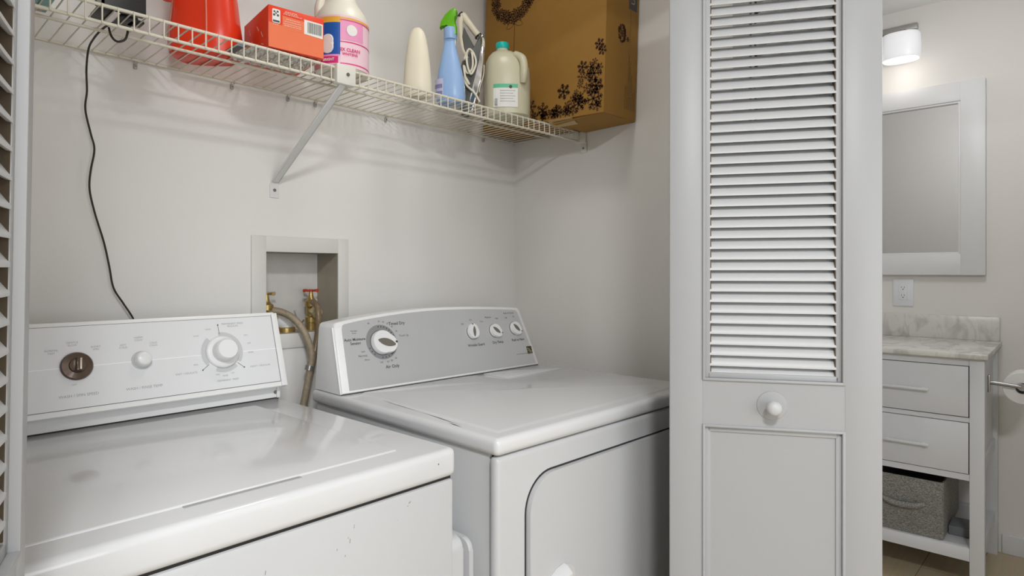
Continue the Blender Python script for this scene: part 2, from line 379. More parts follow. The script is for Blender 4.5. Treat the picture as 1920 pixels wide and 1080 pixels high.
# ------------------------------------------------------------------ louvered bifold doors
def leaf(parent, W, side, knob, name, sw=0.064):
    """one leaf: local x along it, front face at y=0, thickness towards side*y"""
    T = 0.028; Z0, Z1 = 0.015, 2.03
    sL, sR = sw, W-sw
    lz0, lz1, pz0, pz1 = 0.997, 1.90, 0.14, 0.909
    y0, y1 = (0, T) if side > 0 else (-T, 0)
    p = part_empty(name, parent)
    b = MB()
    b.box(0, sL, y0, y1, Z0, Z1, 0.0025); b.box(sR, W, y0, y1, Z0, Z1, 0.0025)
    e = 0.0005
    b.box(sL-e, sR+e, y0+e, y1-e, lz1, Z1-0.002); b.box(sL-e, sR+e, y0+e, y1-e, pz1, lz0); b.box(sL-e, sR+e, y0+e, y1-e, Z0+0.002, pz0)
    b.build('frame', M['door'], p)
    # moulding strips around both fields, stepped
    def mould(z0, z1, nm):
        m = MB()
        for (inset, wd, hgt) in ((0.0, 0.005, 0.0035), (0.005, 0.010, -0.004)):
            x0, x1, a0, a1 = sL-0.001+inset, sR+0.001-inset, z0-0.001+inset, z1+0.001-inset
            ya, yb = (-hgt, T*0.5) if side > 0 else (-T*0.5, hgt)
            if hgt < 0: ya, yb = (0.004, T-0.004) if side > 0 else (-T+0.004, -0.004)
            m.box(x0, x0+wd, ya, yb, a0, a1, 0.0012); m.box(x1-wd, x1, ya, yb, a0, a1, 0.0012)
            m.box(x0+wd*0.5, x1-wd*0.5, ya, yb, a0, a0+wd, 0.0012); m.box(x0+wd*0.5, x1-wd*0.5, ya, yb, a1-wd, a1, 0.0012)
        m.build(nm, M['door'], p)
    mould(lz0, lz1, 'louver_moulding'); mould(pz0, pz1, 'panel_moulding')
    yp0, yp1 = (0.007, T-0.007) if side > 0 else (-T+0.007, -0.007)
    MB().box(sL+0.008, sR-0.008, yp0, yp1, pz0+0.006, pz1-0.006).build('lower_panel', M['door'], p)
    # slats slope down to the front
    m = MB(); pitch = 0.0208; z = lz0+0.018
    ch, th, ang = 0.031, 0.0060, math.radians(50)
    while z < lz1-0.008:
        prof = []
        for k in range(8):
            a = 2*PI*k/8
            prof.append((math.cos(a)*ch/2 if abs(math.cos(a)) > 0.9 else math.copysign(ch/2-0.0025, math.cos(a)) if abs(math.cos(a)) > 0.1 else 0, math.sin(a)*th/2 if abs(math.sin(a)) > 0.5 else 0))
        ring0, ring1 = [], []
        for (c1, t1) in prof:
            # chord direction: from front-low to back-high
            yy = c1*math.cos(ang) - t1*math.sin(ang); zz = c1*math.sin(ang) + t1*math.cos(ang)
            yy = T/2 + yy; yy = yy*side
            ring0.append(Vector((sL+0.012, yy, z+zz))); ring1.append(Vector((sR-0.012, yy, z+zz)))
        m.loft([ring0, ring1]); z += pitch
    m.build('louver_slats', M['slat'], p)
    g = MB(); ya, yb = (0.005, T-0.005) if side > 0 else (-T+0.005, -0.005)  # dark brown strips paint the shade between the slat ends
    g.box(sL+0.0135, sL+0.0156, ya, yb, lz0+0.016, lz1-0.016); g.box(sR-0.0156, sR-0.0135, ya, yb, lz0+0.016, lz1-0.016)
    g.build('slat_shade_strip', mat('brown_slat_shade', (0.085, 0.060, 0.036), 0.7, noise=0.15), p, smooth=False)
    if knob:
        k = part_empty('knob', p)
        kx, kz = 0.190, 0.952
        mt = Matrix.Translation((kx, 0, kz)) @ Matrix.Rotation(PI/2 if side > 0 else -PI/2, 4, 'X')
        mk = mt @ Matrix.Diagonal((0.84, 0.84, 0.9, 1))
        bb = MB(); bb.lathe([(0.0275, 0.0), (0.0270, 0.0010), (0.0255, 0.0014), (0.006, 0.0014)], 36, mt)
        o = bb.build('door_knob', M['door'], p)
        bb = MB(); bb.lathe([(0.009, 0.002), (0.0085, 0.010), (0.010, 0.016), (0.0150, 0.022), (0.0168, 0.029), (0.0158, 0.036), (0.0115, 0.041), (0.005, 0.043), (0.0005, 0.0432)], 32, mk)
        o2 = bb.build('knob_head', M['slat'], p)
        bpy.data.objects.remove(k); o.name = 'knob_rosette'
    return p
def bifold(name, P0, P1, P2, side, label, lean=0.0):
    P0, P1, P2 = Vector(P0), Vector(P1), Vector(P2)
    d = P1-P0; a = math.atan2(d.y, d.x)
    t = bpy.data.objects.new(name, None); COL.objects.link(t); t['kind'] = 'structure'; t['label'] = label
    if lean:
        V = Vector((_c, _s, 0)); piv = Vector((P0.x, P0.y, 1.15))
        Mx = Matrix.Translation(piv) @ Matrix.Rotation(lean, 4, V) @ Matrix.Translation(-piv) @ Matrix.Translation(P0) @ rz(a)
        t.matrix_world = Mx
    else:
        t.location = P0; t.rotation_euler = (0, 0, a)
    leaf(t, d.length, side, True, 'leaf', 0.064 if side > 0 else 0.037)
    # second leaf, folded behind, from the fold to the pivot; its front faces away
    d2 = P2-P1; a2 = math.atan2(d2.y, d2.x)
    l2 = leaf(t, d2.length, side, False, 'leaf')
    off = Vector((-math.sin(a), math.cos(a), 0))*side*0.032
    Mloc = (Matrix.Translation(P0) @ rz(a)).inverted() @ (Matrix.Translation(P1+off) @ rz(a2))
    l2.matrix_local = Mloc
    return t
bifold('door_1', (1.111, 0.624, 0), (1.299, 0.293, 0), (1.500, 0.640, 0), 1, 'white louvered folding door standing open beside the dryer')
bifold('door_2', (0.094, 0.620, 0), (-0.0215, 0.257, 0), (-0.150, 0.640, 0), -1, 'white louvered folding door at the left edge, before the washer', lean=math.radians(1.06))

# ------------------------------------------------------------------ top-load washer
WO = at(857, 838, Z=0.914)     # front right corner of its top
wt = thing('washing_machine', (WO.x, WO.y, 0), math.radians(1.0), 'white top-loading washing machine with dark round knob, left of the dryer', 'washing machine')
wt['label'] = 'white top-loading washing machine with one dark bronze knob on its white console'
WW, WD = 0.686, 0.650
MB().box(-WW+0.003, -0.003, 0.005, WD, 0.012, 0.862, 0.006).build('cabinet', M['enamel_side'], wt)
for x in (-WW+0.05, -0.05):
    for y in (0.05, WD-0.05): MB().cyl((x, y, 0), (x, y, 0.02), 0.02).build('foot', M['black'], wt)
MB().box(-WW+0.006, -0.006, 0.010, WD-0.004, 0.858, 0.870).build('seam', M['dark_gap'], wt)
# top: slab with raised rim all round the lid opening
LX0, LX1, LY0, LY1 = -0.612, -0.082, 0.056, 0.562
b = MB(); b.box(-WW, 0, 0, WD, 0.866, 0.914, 0.011, 4); b.build('top_panel', M['enamel'], wt)
# lid: very slightly raised, rounded plate with shallow crown and finger slot
lid = MB().box(LX0, LX1, LY0, LY1, 0.9105, 0.9165, 0.0028, 3).build('lid', M['enamel'], wt)
MB().box(-0.413, -0.255, LY0-0.0085, LY0-0.0005, 0.9138, 0.9146, 0.0003, 1).build('finger_slot', mat('finger_slot_shade', (0.40, 0.40, 0.39), 0.6, noise=0.05), lid)
# worn marks
b = MB()
for (x, z, w_, h_) in ((-0.096, 0.846, 0.006, 0.0025), (-0.100, 0.841, 0.003, 0.0015), (-0.197, 0.839, 0.0016, 0.006), (-0.204, 0.820, 0.0022, 0.007), (-0.207, 0.825, 0.0015, 0.003), (-0.225, 0.814, 0.0018, 0.003), (-0.212, 0.801, 0.002, 0.003), (-0.33, 0.819, 0.002, 0.006), (-0.333, 0.812, 0.0012, 0.006), (-0.12, 0.825, 0.002, 0.001)):
    b.face([(x-w_/2, 0.0046, z-h_*0.5), (x+w_*0.2, 0.0046, z-h_/2), (x+w_/2, 0.0046, z+h_*0.3), (x-w_*0.1, 0.0046, z+h_/2)])
b.build('scuff_mark', mat('grey_scuffs', (0.36, 0.35, 0.34), 0.7, noise=0.2), wt, smooth=False)
b = MB(); b.face([(-0.042, -0.0004, 0.893), (-0.040, -0.0004, 0.893), (-0.040, -0.0004, 0.8955), (-0.042, -0.0004, 0.8955)])
b.build('chip', M['ink'], wt, smooth=False)
# console: base strip and slanted control box that overhangs it
con = MB()
prof = [(0.609, 0.9145), (0.609, 0.944), (0.586, 0.944), (0.583, 0.947), (0.6375, 1.108), (0.641, 1.112), (0.650, 1.112), (0.650, 0.9145)]
def sideprism(mb, prof, x0, x1):
    r0 = [Vector((x0, y, z)) for y, z in prof]; r1 = [Vector((x1, y, z)) for y, z in prof]
    mb.loft([r0, r1])
sideprism(con, prof, -WW+0.012, -0.004)
console = con.build('console', M['plastic_white'], wt)
MB().box(-WW+0.014, -0.006, 0.6085, 0.640, 0.9118, 0.9168).build('console_seam', M['dark_gap'], console)
# slanted face frame: x along, y up the face, z out
fd = Vector((0, 0.0545, 0.161)).normalized()
def face_frame(x, y, z, up, lift=0.0):
    ex = Vector((1, 0, 0)); ez = ex.cross(up); ez.normalize()
    m = Matrix((( ex.x, up.x, ez.x, 0), (ex.y, up.y, ez.y, 0), (ex.z, up.z, ez.z, 0), (0, 0, 0, 1)))
    return Matrix.Translation(Vector((x, y, z)) + ez*lift) @ m
WF = face_frame(0, 0.583, 0.947, fd)
# end cap on the right, raised face plate with thin dark outline
b = MB(); b.box(-0.0115, 0.002, -0.001, 0.172, -0.014, 0.0035, 0.0012, 2, WF); b.build('end_cap', M['plastic_white'], console)
b = MB()
b.box(-WW+0.016, -0.012, 0.010, 0.167, -0.002, 0.0008, 0.0, 1, WF)
b.build('outline_recess', M['ink'], console, smooth=False)
b = MB(); b.box(-WW+0.0168, -0.0128, 0.0108, 0.1662, -0.002, 0.0014, 0.0003, 1, WF); b.build('control_panel', M['panel_white'], console)
b = MB(); b.box(-WW+0.02, -0.0128, 0.0868, 0.0882, 0.0010, 0.0017, 0, 1, WF); b.build('white_stripe', M['white_line'], console, smooth=False)
MB().box(-0.012, -0.004, 0.604, 0.6095, 0.916, 0.942, 0.001).build('end_tab', M['plastic_white'], console)
MB().cyl((-0.014, 0.6095, 0.929), (-0.014, 0.6065, 0.929), 0.004, n=16).build('screw', M['screw'], console)
# bronze round knob with grip bar
kf = WF @ Matrix.Translation((-0.401, 0.089, 0.0014))
b = MB(); b.lathe([(0.0265, 0), (0.0265, 0.003), (0.0245, 0.006), (0.014, 0.0075), (0.013, 0.010)], 40, kf); bk = b.build('selector_knob', M['bronze'], console); lab(bk, 'dark bronze round knob')
b = MB(); b.box(-0.0055, 0.0055, -0.0125, 0.0135, 0.006, 0.0215, 0.0025, 3, kf @ Matrix.Rotation(-0.08, 4, 'Z')); b.build('knob_grip', M['bronze'], console)
b = MB(); b.box(0.0010, 0.0042, -0.010, 0.0110, 0.021, 0.0222, 0.0006, 2, kf @ Matrix.Rotation(-0.08, 4, 'Z')); b.build('grip_inlay', mat('pale_grip_inlay', (0.62, 0.52, 0.44), 0.3, metal=0.6, noise=0.05), console)
# small white knob
kf = WF @ Matrix.Translation((-0.292, 0.089, 0.0014))
MB().lathe([(0.0185, 0), (0.0175, 0.0012)], 36, kf).build('knob_skirt', M['pale_ring'], console)
MB().lathe([(0.0155, 0.001), (0.0150, 0.012), (0.0135, 0.018), (0.011, 0.020), (0.0003, 0.0203)], 36, kf).build('selector_knob', M['plastic_white'], console)
# timer dial: printed ring, skirt, tall knob
kf = WF @ Matrix.Translation((-0.134, 0.0905, 0.0014))
b = MB()
def arc_ring(mb, mtx, r0, r1, a0, a1, h, n=40):
    for i in range(n):
        t0 = a0+(a1-a0)*i/n; t1 = a0+(a1-a0)*(i+1)/n
        mb.face([mtx @ Vector((r0*math.cos(t0), r0*math.sin(t0), h)), mtx @ Vector((r1*math.cos(t0), r1*math.sin(t0), h)), mtx @ Vector((r1*math.cos(t1), r1*math.sin(t1), h)), mtx @ Vector((r0*math.cos(t1), r0*math.sin(t1), h))])
arc_ring(b, kf, 0.036, 0.0445, math.radians(-35), math.radians(95), 0.0005)
arc_ring(b, kf, 0.036, 0.0445, math.radians(130), math.radians(215), 0.0005)
arc_ring(b, kf, 0.036, 0.0445, math.radians(245), math.radians(310), 0.0005)
b.build('dial_ring', M['pale_ring'], console, smooth=False)
b = MB(); b.lathe([(0.0355, 0.0), (0.0355, 0.004), (0.0335, 0.007), (0.0305, 0.008), (0.027, 0.0085)], 44, kf); b.build('dial_skirt', M['plastic_white'], console)
b = MB(); b.lathe([(0.0245, 0.006), (0.0235, 0.022), (0.0225, 0.030), (0.020, 0.033), (0.0003, 0.0335)], 44, kf); b.build('timer_knob', M['plastic_white'], console)
b = MB()
for a in (92, 218, 318):
    p0 = Vector((0.047*math.cos(math.radians(a)), 0.047*math.sin(math.radians(a)))); p1 = p0*1.22 if a != 92 else p0*1.3
    b.tube([kf @ Vector((p0.x*0.85, p0.y*0.85, 0.0006)), kf @ Vector((p1.x, p1.y, 0.0006))], 0.0004, 6)
    b.lathe([(0.0014, 0), (0.0014, 0.0012)], 12, kf @ Matrix.Translation((p1.x, p1.y, 0)))
b.build('dial_tick', M['ink'], console)
WT = face_frame(0, 0.583, 0.947, fd, 0.0017)
joined_text('lettering', [
    ('WASH / SPIN SPEED', -0.401, 0.034, 0.0072), ('WASH / RINSE TEMP', -0.292, 0.034, 0.0072),
    ('NORMAL\nFAST', -0.438, 0.119, 0.0052), ('GENTLE\nSLOW', -0.405, 0.132, 0.0052), ('SHORT\nSPIN', -0.368, 0.121, 0.0052), ('OFF', -0.407, 0.0545, 0.0045),
    ('HOT\nCOLD', -0.322, 0.120, 0.0052), ('WARM\nCOLD', -0.294, 0.133, 0.0052), ('COLD\nCOLD', -0.268, 0.120, 0.0052),
    ('PERMANENT PRESS\nREGULAR', -0.104, 0.150, 0.0056), ('RINSE', -0.158, 0.143, 0.0046), ('SOAK', -0.184, 0.130, 0.0046),
    ('SPIN', -0.078, 0.124, 0.0046), ('OFF', -0.073, 0.105, 0.0046), ('RINSE', -0.072, 0.084, 0.0046), ('SPIN', -0.192, 0.068, 0.0046),
    ('KNIT / DELICATE', -0.212, 0.052, 0.0056), ('HEAVY / REGULAR', -0.055, 0.0515, 0.0056),
    ('SPIN', -0.150, 0.042, 0.0042), ('RINSE', -0.134, 0.038, 0.0042), ('OFF', -0.118, 0.042, 0.0042), ('PERMANENT  PRESS', -0.130, 0.028, 0.0052),
    ], M['ink_soft'], console, WT)

# ------------------------------------------------------------------ dryer
DO = at(932, 825, Z=0.914)
dt = thing('clothes_dryer', (DO.x, DO.y, 0), math.radians(-1.2), 'white front-loading clothes dryer with a silver-faced arched console', 'dryer')
DW, DD = 0.742, 0.675
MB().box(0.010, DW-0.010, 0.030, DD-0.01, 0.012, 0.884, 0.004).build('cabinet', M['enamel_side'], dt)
for x in (0.06, DW-0.06):
    for y in (0.07, DD-0.06): MB().cyl((x, y, 0), (x, y, 0.02), 0.02).build('foot', M['black'], dt)
MB().box(0.016, DW-0.016, 0.020, 0.034, 0.02, 0.8795).build('seam', M['dark_gap'], dt)
# front panel wraps round with soft edges
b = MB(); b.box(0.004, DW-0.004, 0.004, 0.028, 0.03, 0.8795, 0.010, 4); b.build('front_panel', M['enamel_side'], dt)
# door: rounded plate in a rounded recess
def rrect(x0, x1, z0, z1, r, n=10):
    pts = []
    for cx, cz, a0 in ((x1-r, z1-r, 0), (x0+r, z1-r, 90), (x0+r, z0+r, 180), (x1-r, z0+r, 270)):
        for k in range(n+1):
            a = math.radians(a0+90*k/n); pts.append((cx+r*math.cos(a), cz+r*math.sin(a)))
    return pts
XZ = Matrix(((1, 0, 0, 0), (0, 0, 1, 0), (0, 1, 0, 0), (0, 0, 0, 1)))   # poly (x,z), height -> y
dgap = MB().prism(rrect(0.074, 0.673, 0.20, 0.8325, 0.072), 0.0032, 0.006, XZ).build('door_gap', M['dark_gap'], dt, smooth=False)
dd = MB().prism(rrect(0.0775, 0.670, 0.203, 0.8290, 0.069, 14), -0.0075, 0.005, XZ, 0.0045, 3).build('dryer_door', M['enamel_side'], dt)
# handle scoop: pocket and lip
b = MB(); b.prism(rrect(0.128, 0.205, 0.560, 0.641, 0.030), -0.0095, -0.0070, XZ, 0.001, 1)
b.build('handle_pocket', mat('handle_pocket_grey', (0.60, 0.60, 0.59), 0.45, noise=0.02), dd)
b = MB(); b.loft([[Vector((x, y, z)) for x, y, z in r] for r in (
    [(0.126, -0.008, 0.560), (0.162, -0.008, 0.560), (0.162, -0.010, 0.562), (0.126, -0.010, 0.562)],
    [(0.122, -0.008, 0.600), (0.165, -0.008, 0.600), (0.170, -0.028, 0.600), (0.130, -0.022, 0.600)],
    [(0.126, -0.008, 0.628), (0.168, -0.008, 0.630), (0.172, -0.030, 0.632), (0.136, -0.024, 0.626)],
    [(0.150, -0.008, 0.641), (0.172, -0.008, 0.645), (0.172, -0.018, 0.643), (0.152, -0.016, 0.640)])])
b.build('handle', M['enamel'], dd)
# top: rounded slab with raised plateau and lint-screen well
b = MB(); b.box(0, DW, 0, DD, 0.8815, 0.914, 0.012, 4); dtop = b.build('top_panel', M['enamel'], dt)
def inset_poly(poly, d):
    n = len(poly); out = []
    A = sum(poly[i][0]*poly[(i+1) % n][1]-poly[(i+1) % n][0]*poly[i][1] for i in range(n))
    sg = 1 if A > 0 else -1
    for i in range(n):
        p0, p1, p2 = Vector(poly[i-1]), Vector(poly[i]), Vector(poly[(i+1) % n])
        e1 = (p1-p0).normalized(); e2 = (p2-p1).normalized()
        n1 = Vector((-e1.y, e1.x))*sg; n2 = Vector((-e2.y, e2.x))*sg
        bi = (n1+n2); bi = bi/ max(0.3, bi.dot(n1)) if bi.length > 0 else n1
        out.append(tuple(p1+bi*d))
    return out
plate = [(0.030, 0.030), (0.705, 0.030), (0.705, 0.400), (0.690, 0.418), (0.450, 0.424), (0.436, 0.436), (0.425, 0.530), (0.400, 0.541), (0.060, 0.541), (0.047, 0.520)]
b = MB()
b.loft([[Vector((x, y, 0.9132)) for x, y in plate], [Vector((x, y, 0.9158)) for x, y in inset_poly(plate, 0.006)], [Vector((x, y, 0.9172)) for x, y in inset_poly(plate, 0.012)]])
b.build('raised_field', M['enamel'], dtop, angle=60)
MB().box(0.462, 0.690, 0.438, 0.536, 0.9135, 0.9158, 0.001, 2).build('lint_screen_door', M['enamel'], dtop)
b = MB()
def strip(mb, p0, p1, w0, z, mid=1.0):
    d = (Vector(p1)-Vector(p0)).normalized(); n_ = Vector((-d.y, d.x)); m0 = (Vector(p0)+Vector(p1))/2
    mb.face([(p0[0], p0[1], z), tuple((m0-n_*w0))+(z,), (p1[0], p1[1], z), tuple((m0+n_*w0))+(z,)])
strip(b, (0.048, 0.44), (0.036, 0.25), 0.0007, 0.91465); strip(b, (0.038, 0.27), (0.022, 0.115), 0.0010, 0.91465); strip(b, (0.020, 0.16), (0.014, 0.11), 0.0012, 0.91465)
strip(b, (0.30, 0.33), (0.35, 0.29), 0.0006, 0.91735); strip(b, (0.34, 0.30), (0.40, 0.275), 0.0008, 0.91735)
b.build('scratch', M['ink'], dtop, smooth=False)
# console
upd = Vector((0, 0.060, 0.17)).normalized()
DF = face_frame(0, 0.545, 0.915, upd)
def arch(x0, x1, vb, vl, vm, vr, slope_l=0.010, slope_r=0.010, r=0.012, n=18):
    """outline of the arched face, counter-clockwise from bottom left"""
    pts = [(x0, vb), (x1, vb)]
    xr = x1-0.028
    pts += [(x1-0.012, vb+(vr-vb)*0.45), (xr, vr-0.010), (xr-0.004, vr-0.004), (xr-0.010, vr-0.0005)]
    for k in range(1, n):
        t = k/n; x = (xr-0.012)+(x0+slope_l+0.016-(xr-0.012))*t
        if t < 0.50: v = vr+(vm-vr)*math.sin(t/0.50*PI/2)
        else: v = vl+(vm-vl)*math.cos((t-0.50)/0.50*PI/2)**0.9
        pts.append((x, v))
    pts += [(x0+slope_l+0.008, vl-0.002), (x0+slope_l+0.003, vl-0.006), (x0+slope_l, vl-0.016)]
    return pts
outer = arch(0.008, 0.705, 0.0, 0.180, 0.204, 0.190)
b = MB()
fr_ = [DF @ Vector((x, v, 0.0)) for x, v in outer]; fr2 = [DF @ Vector((x*0.986+0.0045, v*0.975+0.002, 0.006)) for x, v in outer]
fr1 = [DF @ Vector((x*0.996+0.0015, v*0.993+0.0005, 0.0035)) for x, v in outer]
back = [Vector((p.x, 0.668, 0.915+(p.z-0.915)*0.985)) for p in fr_]
b.loft([back, fr_, fr1, fr2])
dcon = b.build('console', M['plastic_white'], dt, angle=45)
inner = arch(0.030, 0.690, 0.006, 0.173, 0.194, 0.182, slope_l=0.008)
MB().prism(inner, 0.0045, 0.0068, DF).build('silver_panel', M['silver'], dcon, smooth=False)
MB().box(0.010, 0.704, 0.5435, 0.60, 0.9135, 0.9166).build('console_seam', M['dark_gap'], dcon)
# bead down the left edge of the side
b = MB(); b.tube([DF @ Vector((0.0085, 0.002, 0.001)), DF @ Vector((0.0165, 0.165, 0.001))], 0.0022, 8); b.build('edge_bead', M['plastic_white'], dcon)
def knobshape(mb, kf, R, tip, h, grip=True):
    # teardrop outline: circle of radius R pulled to a tip
    pts = []
    n = 40
    for k in range(n):
        a = 2*PI*k/n; r = R
        c = math.cos(a)
        if c > 0.55: r = R+(tip-R)*((c-0.55)/0.45)**1.3
        pts.append((r*math.cos(a), r*math.sin(a)))
    b0 = [kf @ Vector((x, y, 0)) for x, y in pts]; b1 = [kf @ Vector((x*0.99, y*0.99, h*0.55)) for x, y in pts]; b2 = [kf @ Vector((x*0.93, y*0.93, h)) for x, y in pts]
    mb.loft([b0, b1, b2])
def knob(x, v, R, tip, ang, h, gl, gw, gx):
    kf = DF @ Matrix.Translation((x, v, 0.0068)) @ Matrix.Rotation(math.radians(ang), 4, 'Z')
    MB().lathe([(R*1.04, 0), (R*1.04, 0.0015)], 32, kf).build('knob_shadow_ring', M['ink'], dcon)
    kf = kf @ Matrix.Translation((0, 0, 0.0012))
    b = MB(); knobshape(b, kf, R, tip, h); k = b.build('selector_knob', M['plastic_white'], dcon, angle=30)
    b = MB(); m = 18; pts = []
    for i in range(m+1):
        t = i/m; pts.append((gx+gl*(t-0.5), gw*math.sin(PI*min(1, t*0.97))**0.7))
    for i in range(m+1):
        t = 1-i/m; pts.append((gx+gl*(t-0.5), -gw*math.sin(PI*min(1, t*0.97))**0.7))
    b.prism(pts[:-1], h-0.001, h+0.0012, kf); b.build('knob_grip', M['taupe'], dcon, smooth=False)
    b = MB(); b.box(tip*0.78, tip*0.92, R*0.18, R*0.34, h-0.0005, h+0.0008, 0, 1, kf); b.build('pointer_mark', M['ink'], dcon, smooth=False)
kf = DF @ Matrix.Translation((0.145, 0.118, 0.0069))
b = MB(); arc_ring(b, kf, 0.026, 0.0455, 0, 2*PI, 0.0003, 60); b.build('dial_ring', M['grey_ring'], dcon, smooth=False)
b = MB()
for a in list(range(-50, 95, 12)) + [200, 214, 228, 262, 276, 290, 304]:
    arc_ring(b, kf, 0.0385, 0.0425, math.radians(a-2), math.radians(a+2), 0.0006, 2)
b.build('dial_tick', M['ink'], dcon, smooth=False)
knob(0.143, 0.116, 0.0315, 0.043, -18, 0.013, 0.052, 0.0098, 0.008)
knob(0.456, 0.121, 0.0200, 0.026, 80, 0.010, 0.031, 0.0048, 0.0)
knob(0.545, 0.120, 0.0200, 0.026, -40, 0.010, 0.031, 0.0055, 0.0)
knob(0.632, 0.122, 0.0200, 0.026, -48, 0.010, 0.031, 0.0055, 0.0)
DT = face_frame(0, 0.545, 0.915, upd, 0.0071)
joined_text('lettering', [
    ('Timed Dry', 0.201, 0.164, 0.0115, 0.0002), ('Auto Moisture\nSensing', 0.069, 0.125, 0.0100, 0.0002), ('Air Only', 0.163, 0.052, 0.0115, 0.0002),
    ('Less', 0.086, 0.098, 0.0065), ('Normal', 0.083, 0.087, 0.0080), ('More', 0.093, 0.076, 0.0065), ('Touch Up', 0.216, 0.130, 0.0075), ('Wrinkle\nPress', 0.070, 0.149, 0.0055),
    ('80', 0.116, 0.169, 0.0060), ('70', 0.147, 0.172, 0.0060), ('60', 0.160, 0.170, 0.0060), ('50', 0.172, 0.165, 0.0060), ('40', 0.184, 0.156, 0.0060), ('30', 0.195, 0.143, 0.0060),
    ('Off', 0.133, 0.065, 0.0060), ('20', 0.152, 0.065, 0.0060), ('30', 0.164, 0.067, 0.0060), ('40', 0.178, 0.072, 0.0060),
    ('Wrinkle Guard', 0.461, 0.083, 0.0105, 0.0002), ('Dry Temp', 0.549, 0.084, 0.0105, 0.0002), ('Push to Start', 0.636, 0.085, 0.0105, 0.0002),
    ('Off', 0.425, 0.148, 0.0070), ('On', 0.460, 0.159, 0.0070), ('Low', 0.502, 0.152, 0.0070), ('Medium', 0.531, 0.163, 0.0080), ('High', 0.566, 0.158, 0.0070),
    ('End of Cycle', 0.622, 0.172, 0.0085), ('Off', 0.606, 0.157, 0.0070), ('On', 0.640, 0.160, 0.0070),
    ('heavy duty king size capacity', 0.640, 0.040, 0.0045)], M['ink'], dcon, DT)
# square brand mark: dark tile crossed by a light wave
b = MB(); b.box(0.664, 0.686, 0.037, 0.061, 0.0066, 0.0073, 0, 1, DF); b.build('emblem', mat('dark_olive_emblem', (0.10, 0.085, 0.03), 0.35, metal=0.3, noise=0.1), dcon, smooth=False)
b = MB(); wv = [(0.665+0.020*t, 0.0535-0.009*t+0.0025*math.sin(t*2*PI)) for t in [i/10 for i in range(11)]]
b.tube([DF @ Vector((x, v, 0.0073)) for x, v in wv], 0.0008, 6); b.tube([DF @ Vector((x, v-0.006, 0.0073)) for x, v in wv[:-2]], 0.0005, 6)
b.build('emblem_wave', M['silver'], dcon)

# boards kept upright in the gap between the machines
gx = (WO.x+DO.x)/2
for i, (dx, zt, hh, lb) in enumerate(((-0.008, 0.738, 0.42, 'thick white plastic board standing in the gap between washer and dryer'), (0.022, 0.728, 0.40, 'thin white plastic tray edge in the gap, nearest the dryer'))):
    b = MB(); th = 0.030 if i == 0 else 0.010
    YZ = Matrix(((0, 0, 1, 0), (1, 0, 0, 0), (0, 1, 0, 0), (0, 0, 0, 1)))
    b.prism(rrect(0.0, hh, 0.0, zt, 0.020, 8), -th/2, th/2, YZ, 0.004, 3)
    o = b.build('plastic_board', M['enamel_side'])
    o.location = (gx+dx+(0.004 if i else 0), WO.y+0.035+i*0.0, 0); tag(o, lb, 'board')

# ------------------------------------------------------------------ wire shelf
SZ = 1.684; SYF = 1.282; SX0 = -0.295
t = thing('wire_shelf', (0, 0, 0), 0, 'cream coated wire shelf running along the back wall above the machines', 'shelf')
def rod(y, z, r, nm, x1=XR-0.006):
    MB().cyl((SX0, y, z), (x1, y, z), r, n=10).build(nm, M['wire'], t)
rod(YB-0.010, SZ+0.001, 0.0032, 'back_rod'); rod(SYF, SZ-0.004, 0.0032, 'front_rod'); rod(SYF, SZ-0.035, 0.0032, 'lip_rod'); rod(1.412, SZ-0.0065, 0.0032, 'support_rod')
b = MB(); n = int((XR-0.012-SX0)/0.02494)
for i in range(n):
    x = XR-0.016-i*0.02494
    b.tube([(x, YB-0.004, SZ), (x, SYF+0.001, SZ-0.001), (x, SYF-0.0035, SZ-0.003), (x, SYF-0.0042, SZ-0.008), (x, SYF-0.0042, SZ-0.037)], 0.00145, 6)
b.build('cross_wires', M['wire'], t)
MB().tube([(XR-0.007, YB-0.01, SZ), (XR-0.007, SYF, SZ-0.004), (XR-0.007, SYF, SZ-0.037)], 0.0028, 8).build('end_wire', M['wire'], t)
# diagonal support strut
t = thing('shelf_bracket', (0.765, YB, 1.43), 0, 'cream diagonal strut bracket holding the shelf front to the wall', 'bracket')
def rel(pts, o): return [Vector(p)-Vector(o) for p in pts]
B0 = (0.765, YB, 1.43)
b = MB(); b.box(0.755-B0[0], 0.805-B0[0], SYF-0.0125-B0[1], SYF+0.010-B0[1], SZ-0.042-B0[2], SZ+0.004-B0[2], 0.003, 2); b.build('front_clip', M['bracket'], t)
MB().cyl((0.783-B0[0], SYF-0.0128-B0[1], SZ-0.018-B0[2]), (0.783-B0[0], SYF-0.0145-B0[1], SZ-0.018-B0[2]), 0.0042, n=16).build('screw', M['screw'], t)
a0 = Vector((0.777-B0[0], SYF-B0[1], SZ-0.040-B0[2])); a1 = Vector((0.757-B0[0], -0.008, 1.447-B0[2]))
dd_ = (a1-a0); L = dd_.length; q = dd_.to_track_quat('Z', 'X').to_matrix().to_4x4()
b = MB(); mt = Matrix.Translation(a0) @ q
b.box(-0.0035, 0.0035, -0.0095, 0.0095, 0, L, 0.001, 1, mt); b.box(-0.0035, 0.0095, 0.0060, 0.0095, 0, L, 0.001, 1, mt)
b.build('strut', M['bracket_white'], t)
b = MB(); b.prism([(-0.0125, -0.030), (0.0125, -0.030), (0.0125, 0.004), (0.008, 0.014), (0.0, 0.018), (-0.008, 0.014), (-0.0125, 0.004)], -0.003, 0.0, Matrix.Translation((0.757-B0[0], 0, 1.434-B0[2])) @ XZ, 0.0006, 1); b.build('wall_plate', M['bracket_white'], t)
MB().cyl((0.757-B0[0], -0.003, 1.424-B0[2]), (0.757-B0[0], -0.0050, 1.424-B0[2]), 0.0042, n=16).build('screw', M['screw'], t)
